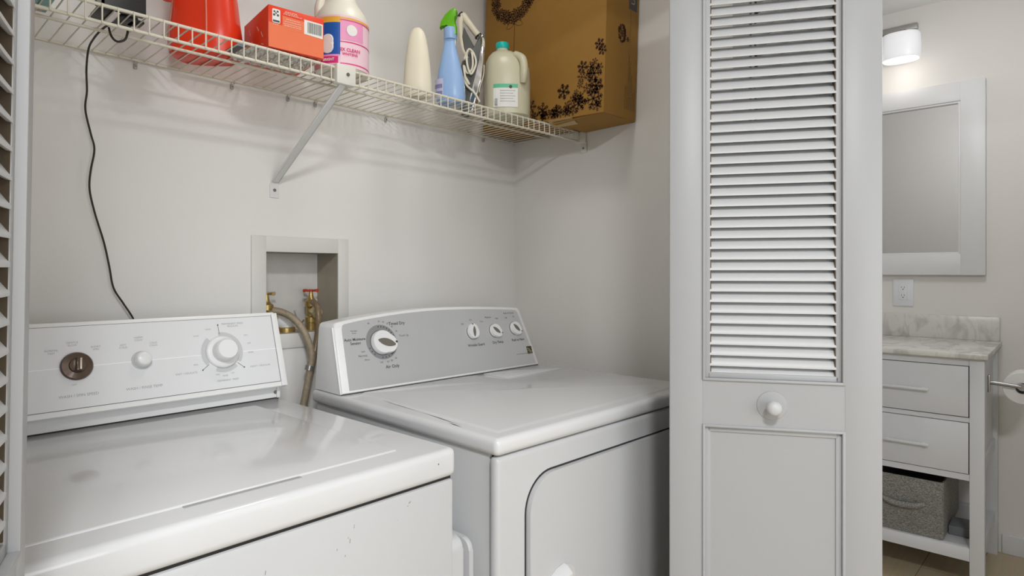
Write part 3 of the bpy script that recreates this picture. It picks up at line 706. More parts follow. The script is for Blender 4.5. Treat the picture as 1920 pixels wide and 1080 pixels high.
# end bracket on right wall
t = thing('shelf_end_bracket', (XR, SYF, SZ-0.03), 0, 'cream end bracket screwed to the right wall under the cardboard box', 'bracket')
b = MB(); b.box(-0.010, 0, -0.028, 0.012, -0.012, 0.028, 0.002); b.box(-0.016, -0.004, -0.006, 0.012, -0.008, 0.024, 0.002); b.build('bracket_body', M['bracket'], t)
b = MB(); b.box(-0.006, 0, -0.030, -0.006, -0.045, -0.008, 0.003); b.build('mounting_tab', M['bracket'], t)
MB().cyl((-0.006, -0.018, -0.030), (-0.008, -0.018, -0.030), 0.0032, n=14).build('screw', M['screw'], t)
# wall clips
clips = [253, 434, 539, 590, 722, 905]
CL = ['clear wall clip under the shelf nearest the hanging black cord', 'clear wall clip under the shelf below the red jug', 'clear wall clip under the shelf, second to the left of the strut', 'clear wall clip under the shelf just left of the strut', 'clear wall clip under the shelf just right of the strut', 'clear wall clip under the shelf nearest the corner']
for i, px in enumerate(clips):
    p = at(px, 200, Y=YB)
    t = thing('shelf_clip', (p.x, YB, SZ-0.012), 0, CL[i], 'clip', 'wall clips along the back of the shelf')
    b = MB(); b.box(-0.0038, 0.0038, -0.007, 0, -0.006, 0.007, 0.002); b.tube([(-0.004, -0.008, 0.007), (0, -0.008, 0.017), (0.004, -0.008, 0.007)], 0.0011, 6, smooth=4); b.build('clip_body', M['clear_clip'], t)
    MB().cyl((0, -0.007, 0.000), (0, -0.0085, 0.000), 0.0018, n=12).build('screw', M['screw'], t)

# ------------------------------------------------------------------ things on the shelf
ZS = SZ+0.0012
def sring(cx, cy, z, a, b_, p=2.0, n=36, rot=0.0):
    out = []
    for k in range(n):
        t = 2*PI*k/n; c, s_ = math.cos(t), math.sin(t)
        x = a*math.copysign(abs(c)**(2/p), c); y = b_*math.copysign(abs(s_)**(2/p), s_)
        out.append(Vector((cx+x*math.cos(rot)-y*math.sin(rot), cy+x*math.sin(rot)+y*math.cos(rot), z)))
    return out
VIEW = YAW-PI/2      # turns local -Y to face the camera roughly

# tall cardboard box, overhanging the shelf
XB = 1.508
tilt = math.radians(2.0)
t = thing('cardboard_box', (XB, SYF, ZS+0.001), 0, 'tall brown cardboard box printed with dark snowflakes, against the right wall', 'box')
t.rotation_euler = (tilt, 0, 0)
bw, by0, by1, bh = XR-XB-0.004, 1.062-SYF, YB-SYF-0.014, 0.60
b = MB(); b.box(0, bw, by0, by1, 0, bh, 0.002, 2); b.build('carton', M['card'], t)
b = MB()
def slab(mb, pts, th):
    v = [Vector(p) for p in pts]; nrm = (v[1]-v[0]).cross(v[2]-v[0]).normalized()*th
    mb.loft([v, [q+nrm for q in v]])
slab(b, [(0.006, by0+0.003, 0.0), (0.10, by0+0.003, -0.002), (0.10, by0+0.20, -0.012), (0.006, by0+0.20, -0.010)], 0.003)
b.build('bottom_flap', M['card'], t)
b = MB(); slab(b, [(0.09, by0+0.002, -0.001), (bw-0.002, by0+0.002, -0.001), (bw-0.002, by0+0.19, -0.010), (0.09, by0+0.19, -0.012)], 0.003); b.build('bottom_flap', M['card'], t)
b = MB(); slab(b, [(0.000, by0+0.12, 0.0005), (0.035, by0+0.12, -0.0145), (0.035, by0+0.215, -0.0145), (0.0, by0+0.215, 0.0005)], 0.0015); b.build('torn_flap_edge', M['card_pale'], t)
# prints on the side face (x=0 plane, y/z) and on the narrow front (y=by0 plane)
def flake(mb, cx, cz, R, put, rot=0.0, w=0.13, branch=True):
    for k in range(6):
        a = rot+k*PI/3
        d = Vector((math.cos(a), math.sin(a))); nn = Vector((-d.y, d.x))
        def quad(p, q, hw):
            e = (q-p).normalized(); m_ = Vector((-e.y, e.x))*hw
            mb.face([put(p+m_), put(q+m_), put(q-m_), put(p-m_)])
        c = Vector((cx, cz)); quad(c, c+d*R, R*w*0.5)
        if branch:
            for f_, l_ in ((0.45, 0.34), (0.72, 0.26)):
                for sg in (1, -1):
                    aa = a+sg*PI/3.4; dd2 = Vector((math.cos(aa), math.sin(aa)))
                    quad(c+d*R*f_, c+d*R*f_+dd2*R*l_, R*w*0.42)
        else:
            for sg in (1, -1):
                aa = a+sg*PI/4; dd2 = Vector((math.cos(aa), math.sin(aa))); quad(c+d*R*0.3, c+d*R*0.3+dd2*R*0.45, R*w*0.9)
def put_side(p): return Vector((-0.0006, p[0], p[1]))
def put_front(p): return Vector((p[0], by0-0.0006, p[1]))
# photo plane coordinates (Y,z world) to box local
def bl(Y, z): return Vector((Y-SYF, z-(ZS+0.001) + math.sin(tilt)*(SYF-Y)))
b = MB(); rnd = random.Random(3)
cw = bl(1.443, 2.146)
for ring_r, cnt, rr0 in ((0.072, 26, 0.0125), (0.086, 32, 0.0135), (0.099, 36, 0.012)):
    for k in range(cnt):
        a = 2*PI*(k+rnd.uniform(-0.25, 0.25))/cnt; r = ring_r+rnd.uniform(-0.003, 0.003)
        flake(b, cw.x+r*math.cos(a), cw.y+r*math.sin(a), rr0*rnd.uniform(0.7, 1.05), put_side, rnd.uniform(0, 1), w=0.17)
for Y, z, R in ((1.215, 1.768, 0.026), (1.144, 1.828, 0.020), (1.083, 1.882, 0.018), (1.072, 1.862, 0.016)):
    p = bl(Y, z); flake(b, p.x, p.y, R, put_side, 0.3, w=0.2)
for k in range(42):
    # drift that rises towards the front corner
    u_ = rnd.random()**0.7; Y = 1.40-0.335*u_
    top = 1.715+0.03*u_+0.14*max(0, u_-0.55)/0.45
    z = rnd.uniform(1.685, top); R = rnd.uniform(0.010, 0.019)
    if Y-R < 1.066: Y = 1.066+R
    p = bl(Y, z)
    if p.y-R < 0.004: p.y = 0.004+R
    flake(b, p.x, p.y, R, put_side, rnd.uniform(0, 1), w=0.12)
for Y, z, R in ((1.10, 1.725, 0.034), (1.10, 1.800, 0.030), (1.155, 1.72, 0.028), (1.30, 1.725, 0.026), (1.35, 1.745, 0.024), (1.24, 1.712, 0.022), (1.09, 1.76, 0.026)):
    p = bl(Y, z); flake(b, p.x, max(p.y, R+0.003), R, put_side, rnd.uniform(0, 1), w=0.15)
b.build('snowflake_print', M['card_print'], t, smooth=False)
b = MB()
def lineside(pts, hw, mb=None):
    for p, q in zip(pts[:-1], pts[1:]):
        p, q = Vector(p), Vector(q); e_ = (q-p).normalized(); m_ = Vector((-e_.y, e_.x))*hw
        mb.face([put_side(p+m_), put_side(q+m_), put_side(q-m_), put_side(p-m_)])
s0 = bl(1.433, 2.040); s1 = bl(1.433, 1.90)
lineside([s0, s1], 0.0009, b)
for sg in (1, -1):
    lp = [Vector((s0.x+sg*(0.002+0.034*math.sin(PI*i/14)), s0.y-0.004-0.020*i/14+0.014*math.sin(2*PI*i/14))) for i in range(15)]
    lp = [Vector((s0.x+sg*0.036*(1-math.cos(2*PI*i/16))/2, s0.y-0.010*(1-math.cos(2*PI*i/16))/2-sg*0.0-0.009*math.sin(2*PI*i/16))) for i in range(17)]
    lineside(lp, 0.0008, b)
b.build('ribbon_print', M['card_print'], t, smooth=False)
b = MB(); cx, cz = 0.085, 1.937-ZS
for k in range(60):
    a = rnd.uniform(0, 2*PI); r = rnd.uniform(0.014, 0.024); flake(b, cx+r*0.85*math.cos(a), cz+r*1.15*math.sin(a), rnd.uniform(0.003, 0.005), put_front, rnd.uniform(0, 1), w=0.4, branch=False)
flake(b, cx, cz, 0.012, put_front, 0.2, w=0.25)
flake(b, cx+0.030, cz-0.010, 0.008, put_front, 0.2, w=0.3)
b.build('wreath_print', M['card_print'], t, smooth=False)
b = MB()
for i in range(7):
    x = 0.108+i*0.0085; hh = [0.06, 0.07, 0.165, 0.15, 0.10, 0.05, 0.06][i]
    z = 0.03
    while z < 0.03+hh:
        l_ = rnd.uniform(0.004, 0.012); b.face([put_front((x, z)), put_front((x+0.0035, z)), put_front((x+0.0035, z+l_)), put_front((x, z+l_))]); z += l_+0.0025
z = 0.235
while z < 0.33:
    b.face([put_front((0.128, z)), put_front((0.131, z)), put_front((0.131, z+0.006)), put_front((0.128, z+0.006))]); z += 0.008
b.build('fine_print', M['card_print_soft'], t, smooth=False)
b = MB(); b.box(0.118, 0.160, by0-0.0009, by0-0.0001, 2.022-ZS, 2.13-ZS, 0); b.build('handling_tag', M['ink'], t, smooth=False)
fm = Matrix.Translation((0.139, by0-0.0012, 2.055-ZS)) @ Matrix.Rotation(PI/2, 4, 'X') @ Matrix.Rotation(PI/2, 4, 'Z')
text('tag_lettering', 'UP', 0.028, M['card_pale'], t, fm)

# cloudy water jug
p = at(951, 150, Y=1.352)
t = thing('water_jug', (p.x, p.y, ZS), VIEW+math.radians(4), 'cloudy plastic water jug with a teal cap and white label', 'jug')
b = MB()
prof = [(0.062, 0.058, 0.0, 0), (0.070, 0.068, 0.006, 0), (0.0715, 0.070, 0.03, 0), (0.0715, 0.070, 0.115, 0), (0.069, 0.070, 0.150, 0.0), (0.063, 0.066, 0.172, -0.004), (0.052, 0.060, 0.190, -0.008), (0.038, 0.045, 0.202, -0.012), (0.024, 0.026, 0.209, -0.014), (0.0185, 0.0185, 0.213, -0.015), (0.018, 0.018, 0.222, -0.015)]
b.loft([sring(dx, 0, z, a, c_, 2.7 if z < 0.19 else 2.2) for a, c_, z, dx in prof]); b.build('jug_body', M['jug'], t)
b = MB(); b.tube([(0.020, -0.052, 0.188), (0.040, -0.066, 0.172), (0.046, -0.073, 0.150), (0.046, -0.073, 0.120), (0.044, -0.066, 0.098)], [0.010, 0.0125, 0.012, 0.012, 0.010], 14, smooth=5); b.build('handle', M['jug'], t)
MB().lathe([(0.0195, 0.2195), (0.0205, 0.221), (0.0205, 0.2365), (0.019, 0.2385), (0.0003, 0.239)], 32, Matrix.Translation((-0.015, 0, 0))).build('cap', M['teal'], t)
b = MB(); lb_ = MB(); 
def patch(mb, x0, x1, z0, z1, a, c_, pw, grow, n=10):
    rr = []
    for z in (z0, z1):
        row = []
        for i in range(n+1):
            x = x0+(x1-x0)*i/n; y = -(c_+grow)*(max(0, 1-abs(x/(a+grow))**pw))**(1/pw); row.append(Vector((x, y, z)))
        rr.append(row)
    for i in range(n): mb.face([rr[0][i], rr[0][i+1], rr[1][i+1], rr[1][i]])
patch(b, -0.046, 0.046-0.018, 0.022, 0.080, 0.0715, 0.070, 2.7, 0.0007); lb = b.build('label', M['paper'], t)
b = MB(); patch(b, -0.046, 0.046-0.018, 0.080, 0.092, 0.0715, 0.070, 2.7, 0.0007); b.build('label_stripe', M['mint'], lb)
b = MB(); b.lathe([(0.0048, 0), (0.0048, 0.0006)], 20, Matrix.Translation((0.006, -0.0712, 0.083)) @ Matrix.Rotation(PI/2, 4, 'X')); b.build('label_dot', M['black'], lb)
b = MB(); b.box(-0.041, -0.034, -0.0735, -0.0700, 0.028, 0.046); 
b.build('barcode', M['ink_soft'], lb)
b = MB()
for i in range(5): b.box(-0.026, 0.020-(i % 2)*0.006, -0.0716, -0.0706, 0.071-i*0.008, 0.0725-i*0.008)
b.build('label_print', M['pale_ring'], lb)

# iron standing on its heel
p = at(888, 150, Y=1.388)
t = thing('clothes_iron', (p.x, p.y, ZS), VIEW+math.radians(2), 'white and dark grey clothes iron standing on end with its cord wrapped', 'iron')
XZD = Matrix(((1, 0, 0, 0), (0, 0, 1, 0), (0, 1, 0, 0), (0, 0, 0, 1)))
# photo pixels (x,y) around px 888 -> local metres
mpp = 1.887/FPX
def ip(px, py): return ((px-888)*mpp, (216-py)*mpp)
b = MB(); b.prism([ip(*q_) for q_ in ((880, 214), (888, 216), (903, 150), (909, 100), (906, 92), (900, 100), (894, 140), (882, 190))], -0.040, 0.036, XZD, 0.004, 2); b.build('soleplate', M['chrome'], t)
b = MB(); b.prism([ip(*q_) for q_ in ((864, 215), (880, 216), (885, 180), (896, 135), (902, 96), (905, 78), (899, 66), (893, 96), (880, 120), (868, 118), (862, 140))], -0.034, 0.030, XZD, 0.006, 3); b.build('iron_body', M['iron_grey'], t)
b = MB(); b.prism([ip(*q_) for q_ in ((870, 52), (878, 68), (890, 90), (893, 104), (884, 112), (876, 106), (870, 92), (867, 70))], -0.012, 0.012, XZD, 0.002, 1); b.build('water_tank', M['iron_grey'], t)
hp = [ip(884, 112), ip(874, 104), ip(867, 84), ip(864, 56), ip(864, 38), ip(868, 30), ip(876, 40), ip(888, 56), ip(899, 70), ip(904, 80), ip(903, 100)]
b = MB(); b.tube([(x, -0.004, z) for x, z in hp], [0.006, 0.006, 0.0065, 0.007, 0.009, 0.011, 0.0105, 0.010, 0.010, 0.009, 0.006], 14, smooth=5); b.build('handle', M['cream_warm'], t)
b = MB(); b.tube([(x, -0.004, z) for x, z in (ip(862, 34), ip(866, 29), ip(869, 27))], 0.0095, 12); b.build('handle_band', M['black'], t)
b = MB(); q1 = ip(897, 68); b.lathe([(0.012, -0.002), (0.012, 0.002)], 20, Matrix.Translation((q1[0], -0.004, q1[1])) @ Matrix.Rotation(math.radians(140), 4, 'Y')); b.build('neck_ring', M['black'], t)
b = MB(); q1 = ip(901, 72); b.lathe([(0.006, 0), (0.006, 0.010), (0.004, 0.012)], 16, Matrix.Translation((q1[0], -0.008, q1[1])) @ Matrix.Rotation(math.radians(35), 4, 'Y')); b.build('steam_button', M['chrome'], t)
b = MB(); cpts = [ip(872, 120), ip(880, 103), ip(889, 110), ip(893, 128), ip(884, 148), ip(877, 130), ip(877, 108), ip(884, 104), ip(887, 120), ip(886, 138), ip(877, 145), ip(871, 132), ip(874, 156), ip(881, 166), ip(872, 150), ip(876, 168), ip(890, 182), ip(900, 198)]
b.tube([(x, -0.046-0.004*math.sin(i*1.7), z) for i, (x, z) in enumerate(cpts)], 0.0032, 8, smooth=5); b.build('power_cord', M['cord'], t)
b = MB(); b.tube([(x, -0.044, z) for x, z in (ip(908, 130), ip(907, 148), ip(901, 168), ip(899, 180))], 0.0015, 8, smooth=5); b.build('cord_end', M['cord'], t)

# blue spray bottle
p = at(843, 150, Y=1.345)
t = thing('spray_bottle', (p.x, p.y, ZS), VIEW+math.radians(-6), 'light blue spray bottle with a green trigger head', 'spray bottle'); t.scale = (1, 1, 1.085)
k_ = 1.76/FPX
b = MB(); pr = [(0.0, 0.036), (0.004, 0.040), (0.02, 0.0415), (0.055, 0.0395), (0.085, 0.034), (0.115, 0.027), (0.135, 0.0215), (0.150, 0.0175), (0.160, 0.0165), (0.178, 0.0165)]
b.loft([sring(0.004*(1-z/0.18), 0, z, r, r*0.72, 2.4) for z, r in pr]); b.build('bottle', M['sky_blue'], t)
b = MB(); b.lathe([(0.0175, 0.168), (0.0185, 0.170), (0.0185, 0.196), (0.016, 0.199)], 28, Matrix.Translation((0.002, 0, 0))); b.build('collar', M['sky_blue'], t)
b = MB(); b.prism([(-0.028, 0.196), (-0.024, 0.214), (-0.012, 0.232), (0.004, 0.245), (0.016, 0.249), (0.022, 0.243), (0.020, 0.226), (0.012, 0.218), (0.020, 0.204), (0.021, 0.180), (0.014, 0.176), (0.008, 0.198), (-0.006, 0.207), (-0.018, 0.205)], -0.011, 0.011, XZD, 0.003, 2); b.build('trigger_head', M['lid_green'], t)
b = MB(); b.box(0.012, 0.018, -0.004, 0.004, 0.150, 0.177, 0.001); b.build('trigger', M['cream'], t)
b = MB(); patch(b, -0.0385, -0.012, 0.012, 0.060, 0.0405, 0.029, 2.4, 0.0008); lb = b.build('label', M['lilac'], t)
b = MB()
for z in (0.036, 0.018): patch(b, -0.0385, -0.015, z, z+0.010, 0.0405, 0.029, 2.4, 0.0014)
b.build('label_stripe', M['purple'], lb, smooth=False)

# ivory tapered bottle
p = at(783, 150, Y=1.360)
t = thing('ivory_bottle', (p.x, p.y, ZS), VIEW, 'plain ivory tapered bottle standing between bleach and spray bottle', 'bottle')
b = MB(); pr = [(0.0, 0.036), (0.003, 0.039), (0.04, 0.0385), (0.09, 0.035), (0.13, 0.030), (0.165, 0.0235), (0.178, 0.019), (0.187, 0.013), (0.192, 0.006), (0.1930, 0.0006)]
b.loft([sring(0, 0, z, r, r*0.62, 2.2) for z, r in pr]); b.build('bottle', M['cream_warm'], t)
b = MB()
for x in (-0.012, 0.0, 0.012, 0.022): b.tube([(x, -0.0228+abs(x)*0.10, 0.006), (x*0.8, -0.0198+abs(x)*0.1, 0.11)], 0.0008, 6)
b.build('moulded_rib', M['cream_warm'], t)

# round bleach bottle
p = at(641, 120, Y=1.352)
t = thing('bleach_bottle', (p.x, p.y, ZS), VIEW+math.radians(2), 'cream round bleach bottle with a pink and blue wraparound label', 'bottle')
R = 0.0640
b = MB(); b.lathe([(0.056, 0), (0.062, 0.004), (R, 0.012), (R, 0.125), (R*0.985, 0.133), (0.056, 0.150), (0.045, 0.166), (0.036, 0.180), (0.031, 0.196), (0.028, 0.215), (0.024, 0.235), (0.020, 0.245), (0.019, 0.255)], 48); b.build('bottle_body', M['cream'], t)
b = MB(); b.tube([(-0.050, -0.014, 0.142), (-0.050, -0.018, 0.160), (-0.044, -0.020, 0.182), (-0.032, -0.018, 0.205), (-0.018, -0.010, 0.222)], [0.012, 0.0115, 0.010, 0.0095, 0.010], 14, smooth=5); b.build('handle', M['cream'], t)
b = MB(); b.lathe([(0.0215, 0.250), (0.0225, 0.252), (0.0225, 0.274), (0.021, 0.276), (0.0003, 0.277)], 30); b.build('cap', M['blue'], t)
def cpatch(mb, a0, a1, z0, z1, r, n=16):
    for i in range(n):
        t0 = math.radians(a0+(a1-a0)*i/n); t1 = math.radians(a0+(a1-a0)*(i+1)/n)
        mb.face([(r*math.sin(t0), -r*math.cos(t0), z0), (r*math.sin(t1), -r*math.cos(t1), z0), (r*math.sin(t1), -r*math.cos(t1), z1), (r*math.sin(t0), -r*math.cos(t0), z1)])
def clabel(a0, a1, z0, z1, r, m, nm, par, n=16): 
    b = MB(); cpatch(b, a0, a1, z0, z1, r, n); return b.build(nm, M[m], par)
lb = clabel(-110, 110, 0.006, 0.128, R+0.0006, 'pink_pale', 'label', t, 40)
clabel(-110, 10, 0.110, 0.124, R+0.0011, 'yellow', 'amber_band', lb, 24); clabel(10, 110, 0.119, 0.123, R+0.0011, 'yellow', 'amber_band', lb)
clabel(-110, 10, 0.034, 0.110, R+0.0011, 'blue', 'blue_field', lb, 24)
clabel(10, 62, 0.070, 0.115, R+0.0011, 'pink', 'pink_field', lb); clabel(10, 110, 0.064, 0.0665, R+0.0012, 'magenta', 'magenta_line', lb); clabel(10, 110, 0.013, 0.0155, R+0.0012, 'magenta', 'magenta_line', lb); clabel(10, 110, 0.115, 0.1175, R+0.0012, 'magenta', 'magenta_line', lb)
clabel(-34, 6, 0.014, 0.030, R+0.0013, 'magenta', 'magenta_badge', lb); clabel(-36, 9, 0.030, 0.0345, R+0.0013, 'pink', 'pink_stripe', lb)
def onbottle(a, z, r): a = math.radians(a); return Matrix.Translation((r*math.sin(a), -r*math.cos(a), z)) @ rz(a) @ Matrix.Rotation(PI/2, 4, 'X')
b = MB()
for k, (aa, zz, rr_) in enumerate(((-17, 0.060, 0.016), (-17, 0.068, 0.0155), (-17, 0.052, 0.0155))):
    b.lathe([(rr_, 0), (rr_*0.9, 0.0012+0.0004*k), (0.0003, 0.0018+0.0004*k)], 26, onbottle(aa, zz, R+0.0012-0.0009))
b.build('towel_picture', M['paper'], lb)
b = MB(); b.lathe([(0.013, 0), (0.013, 0.0012)], 26, onbottle(34, 0.094, R+0.0004)); b.build('white_roundel', M['paper'], lb)
joined_text('lettering', [('2X CLEAN', 0, 0.0, 0.0105, 0.0003), ('WHITENS', 0, -0.010, 0.0085, 0.0002)], M['magenta'], lb, onbottle(30, 0.046, R+0.0020))
joined_text('small_lettering', [('BRIGHT', 0, 0, 0.0085, 0.0003)], M['paper'], lb, onbottle(-14, 0.022, R+0.0020))

# red carton lying near the edge
C0 = at(503, 60, Y=1.290)
t = thing('red_carton', (C0.x, C0.y, ZS+0.004), math.radians(-6), 'red laundry carton with a white barcode, beside the bleach bottle', 'box')
CW, CDp, CH = 0.124, 0.160, 0.091
b = MB(); b.box(0, CW, 0, CDp, 0, CH, 0.0015, 2); b.build('carton', M['red_card'], t)
b = MB(); b.face([(0.001, -0.0005, 0.001), (CW-0.001, -0.0005, 0.001), (CW-0.001, -0.0005, 0.046), (0.001, -0.0005, 0.054)]); b.build('salmon_field', M['orange_card'], t, smooth=False)
b = MB(); b.face([(0.030, -0.0007, 0.046), (CW-0.042, -0.0007, 0.046), (CW-0.042, -0.0007, 0.072), (0.030, -0.0007, 0.074)]); b.build('salmon_field', M['orange_card'], t, smooth=False)
b = MB(); b.face([(CW-0.046, -0.0010, 0.046), (CW-0.003, -0.0010, 0.044), (CW-0.003, -0.0010, 0.077), (CW-0.046, -0.0010, 0.078)]); bc = b.build('barcode_panel', M['paper'], t, smooth=False)
b = MB(); x = CW-0.038
while x < CW-0.008:
    w_ = rnd.uniform(0.0006, 0.0018); b.face([(x, -0.0013, 0.050), (x+w_, -0.0013, 0.050), (x+w_, -0.0013, 0.074), (x, -0.0013, 0.074)]); x += w_+rnd.uniform(0.0006, 0.0014)
b.build('barcode', M['ink'], bc, smooth=False)
b = MB(); b.prism(rrect(0.008, 0.025, 0.054, 0.084, 0.003, 4), -0.0012, -0.0006, XZ); pc = b.build('warning_panel', M['paper'], t, smooth=False)
b = MB()
for (x, z, r) in ((0.0125, 0.078, 0.0022), (0.0195, 0.079, 0.0022), (0.012, 0.071, 0.0026), (0.020, 0.071, 0.0026), (0.016, 0.075, 0.0018)): b.lathe([(r, 0), (r, 0.0004)], 10, Matrix.Translation((x, -0.0012, z)) @ Matrix.Rotation(PI/2, 4, 'X'))
b.box(0.0095, 0.0235, -0.0017, -0.0012, 0.056, 0.060)
b.build('warning_symbol', M['ink'], pc)
b = MB()
for (x, z, l_) in ((0.036, 0.083, 0.024), (0.034, 0.080, 0.028), (0.032, 0.077, 0.038), (0.038, 0.067, 0.030), (0.034, 0.062, 0.034), (0.033, 0.057, 0.036), (0.034, 0.053, 0.032), (0.010, 0.050, 0.012)):
    xx = x
    while xx < x+l_:
        w_ = rnd.uniform(0.002, 0.006); b.face([(xx, -0.0012, z), (xx+w_, -0.0012, z), (xx+w_, -0.0012, z+0.0015), (xx, -0.0012, z+0.0015)]); xx += w_+0.001
b.build('fine_print', M['label_line'], t, smooth=False)
b = MB()
for (y, z, a) in ((0.03, 0.03, 0.8), (0.055, 0.05, 0.7), (0.09, 0.03, 0.5), (0.06, 0.02, 0.2), (0.11, 0.055, 0.9), (0.025, 0.012, 0.3)):
    b.face([(-0.0006, y, z), (-0.0006, y+0.016*math.cos(a), z+0.020*math.sin(a)), (-0.0006, y+0.020*math.cos(a)+0.002, z+0.020*math.sin(a)), (-0.0006, y+0.006, z)])
b.build('side_print', M['label_line'], t, smooth=False)
# crinkled foil pouch lying under the carton
p = at(548, 100, Z=ZS)
b = MB(); rr = random.Random(5); nx, ny = 16, 12
vv = [[Vector((C0.x-0.045+0.165*i/nx+rr.uniform(-.002, .002), 1.292+0.13*j/ny, ZS+(0.0008 if (i+j) % 2 else 0.0028))) for i in range(nx+1)] for j in range(ny+1)]
vt = [[v+Vector((0, 0, 0.0008)) for v in row] for row in vv]
for g in (vv, vt):
    bv = [[b.bm.verts.new(v) for v in row] for row in g]
    for j in range(ny):
        for i in range(nx): b.bm.faces.new((bv[j][i], bv[j][i+1], bv[j+1][i+1], bv[j+1][i]))
o = b.build('foil_pouch', M['foil'], smooth=False); tag(o, 'flattened crinkled foil pouch under the red carton', 'pouch')
t = thing('printed_leaflet', (0, 0, 0), 0, 'small printed leaflet lying on the wires left of the foil pouch', 'leaflet')
MB().box(C0.x-0.058, C0.x-0.038, 1.32, 1.37, ZS-0.0004, ZS+0.0006).build('sheet', M['black'], t)
MB().box(C0.x-0.058, C0.x-0.038, 1.304, 1.32, ZS-0.0007, ZS-0.0004).build('blue_print', M['sky_blue'], t)
MB().box(C0.x-0.040, C0.x-0.030, 1.304, 1.32, ZS-0.0007, ZS-0.0004).build('red_print', M['orange_card'], t)

# red detergent jug
p = at(388, 60, Y=1.475)
t = thing('detergent_jug', (p.x-0.006, p.y-0.010, ZS), VIEW+math.radians(6), 'big red detergent jug with a pale level strip, left of the red carton', 'jug')
b = MB(); pr = [(0.0, 0.060, 0.040), (0.006, 0.071, 0.048), (0.03, 0.075, 0.050), (0.055, 0.075, 0.050), (0.085, 0.071, 0.048), (0.13, 0.066, 0.046), (0.17, 0.060, 0.044), (0.20, 0.050, 0.038), (0.215, 0.035, 0.030), (0.222, 0.026, 0.026)]
b.loft([sring(0, 0, z, a, c_, 3.0, 40) for z, a, c_ in pr]); b.build('jug_body', M['red'], t)
b = MB(); b.lathe([(0.029, 0.222), (0.030, 0.224), (0.028, 0.262), (0.026, 0.265), (0.0005, 0.266)], 30); b.build('cap', M['red_dark'], t)
b = MB(); b.tube([(-0.040, -0.040, 0.200), (-0.056, -0.046, 0.178), (-0.060, -0.050, 0.145), (-0.062, -0.050, 0.110)], [0.012, 0.012, 0.011, 0.009], 12, smooth=5); b.build('handle', M['red'], t)
b = MB(); b.tube([(0.020, -0.0505, 0.012), (0.020, -0.0512, 0.05), (0.019, -0.0492, 0.085), (0.017, -0.0468, 0.13), (0.014, -0.0448, 0.17)], 0.0016, 6); b.build('mould_seam', M['red_pale'], t)
b = MB(); rings = []
for z, a, c_ in pr[1:9]:
    rg = sring(0, 0, z, a+0.0006, c_+0.0006, 3.0, 72); rings.append(rg[37:46])
for r0_, r1_ in zip(rings[:-1], rings[1:]):
    for i in range(8): b.face([r0_[i], r0_[i+1], r1_[i+1], r1_[i]])
b.build('level_strip', M['red_pale'], t)

# black upright box with feet and its power adapter
A = at(187, 20, Y=1.292); B = at(273, 20, Y=1.300)
t = thing('black_router', (A.x, 1.294, ZS), 0, 'black upright electronic device on small feet, with the hanging cord', 'electronic device')
b = MB(); b.box(0, B.x-A.x, 0, 0.022, 0.0, 0.17, 0.003, 2); b.build('casing', M['black'], t)
b = MB(); b.box(0.004, 0.030, 0.022, 0.085, -0.0, 0.010, 0.003); b.box(0.042, 0.072, 0.035, 0.10, 0.0, 0.008, 0.003); b.box(0.060, 0.085, 0.045, 0.075, 0, 0.006, 0.002); b.build('foot', M['black'], t)
MB().box(-0.004, 0.010, -0.0, 0.016, -0.001, 0.045, 0.002).build('side_plug', mat('grey_plug', (0.20, 0.19, 0.16), 0.5, noise=0.05), t)
cab = [(at(212, 43, Y=1.36)), at(203, 47, Y=1.385), at(190, 56, Y=1.42), at(176, 72, Y=1.46), at(166, 92, Y=1.50), at(162, 130, Y=1.545), at(163, 170, Y=1.555), at(160, 205, Y=1.56), at(170, 250, Y=1.565), at(177, 280, Y=1.565), at(170, 320, Y=1.565), at(168, 355, Y=1.565), at(178, 400, Y=1.565), at(195, 455, Y=1.565), at(205, 500, Y=1.565), at(213, 540, Y=1.565), at(232, 570, Y=1.565), at(252, 602, Y=1.565), at(275, 660, Y=1.57), at(290, 760, Y=1.57)]
b = MB(); b.tube(cab, 0.0020, 8, smooth=6); o = b.build('power_cable', M['cable']); tag(o, 'thin black cord hanging down the back wall behind the washer', 'cord')
lo = [at(204, 52, Y=1.37), at(208, 66, Y=1.36), at(216, 76, Y=1.355), at(226, 78, Y=1.35), at(236, 72, Y=1.35), at(240, 56, Y=1.36)]
b = MB(); b.tube(lo, 0.0021, 8, smooth=6); o = b.build('cord_loop', M['cable']); tag(o, 'short black loop of cord drooping through the shelf wires', 'cord')
# teal carton at the far left
p = at(95, 12, Z=ZS)
t = thing('teal_carton', (p.x-0.075, 1.318, ZS), 0, 'small teal patterned carton at the left end of the shelf', 'box')
MB().box(0, 0.075, 0, 0.095, 0, 0.12, 0.0015).build('carton', mat('teal_print_card', (0.22, 0.42, 0.40), 0.5, noise=0.35, nscale=40), t)
MB().box(-0.004, 0.068, 0.062, 0.092, -0.0008, 0.0002).build('pink_band', mat('dusty_pink_print', (0.55, 0.42, 0.36), 0.5, noise=0.1), t)

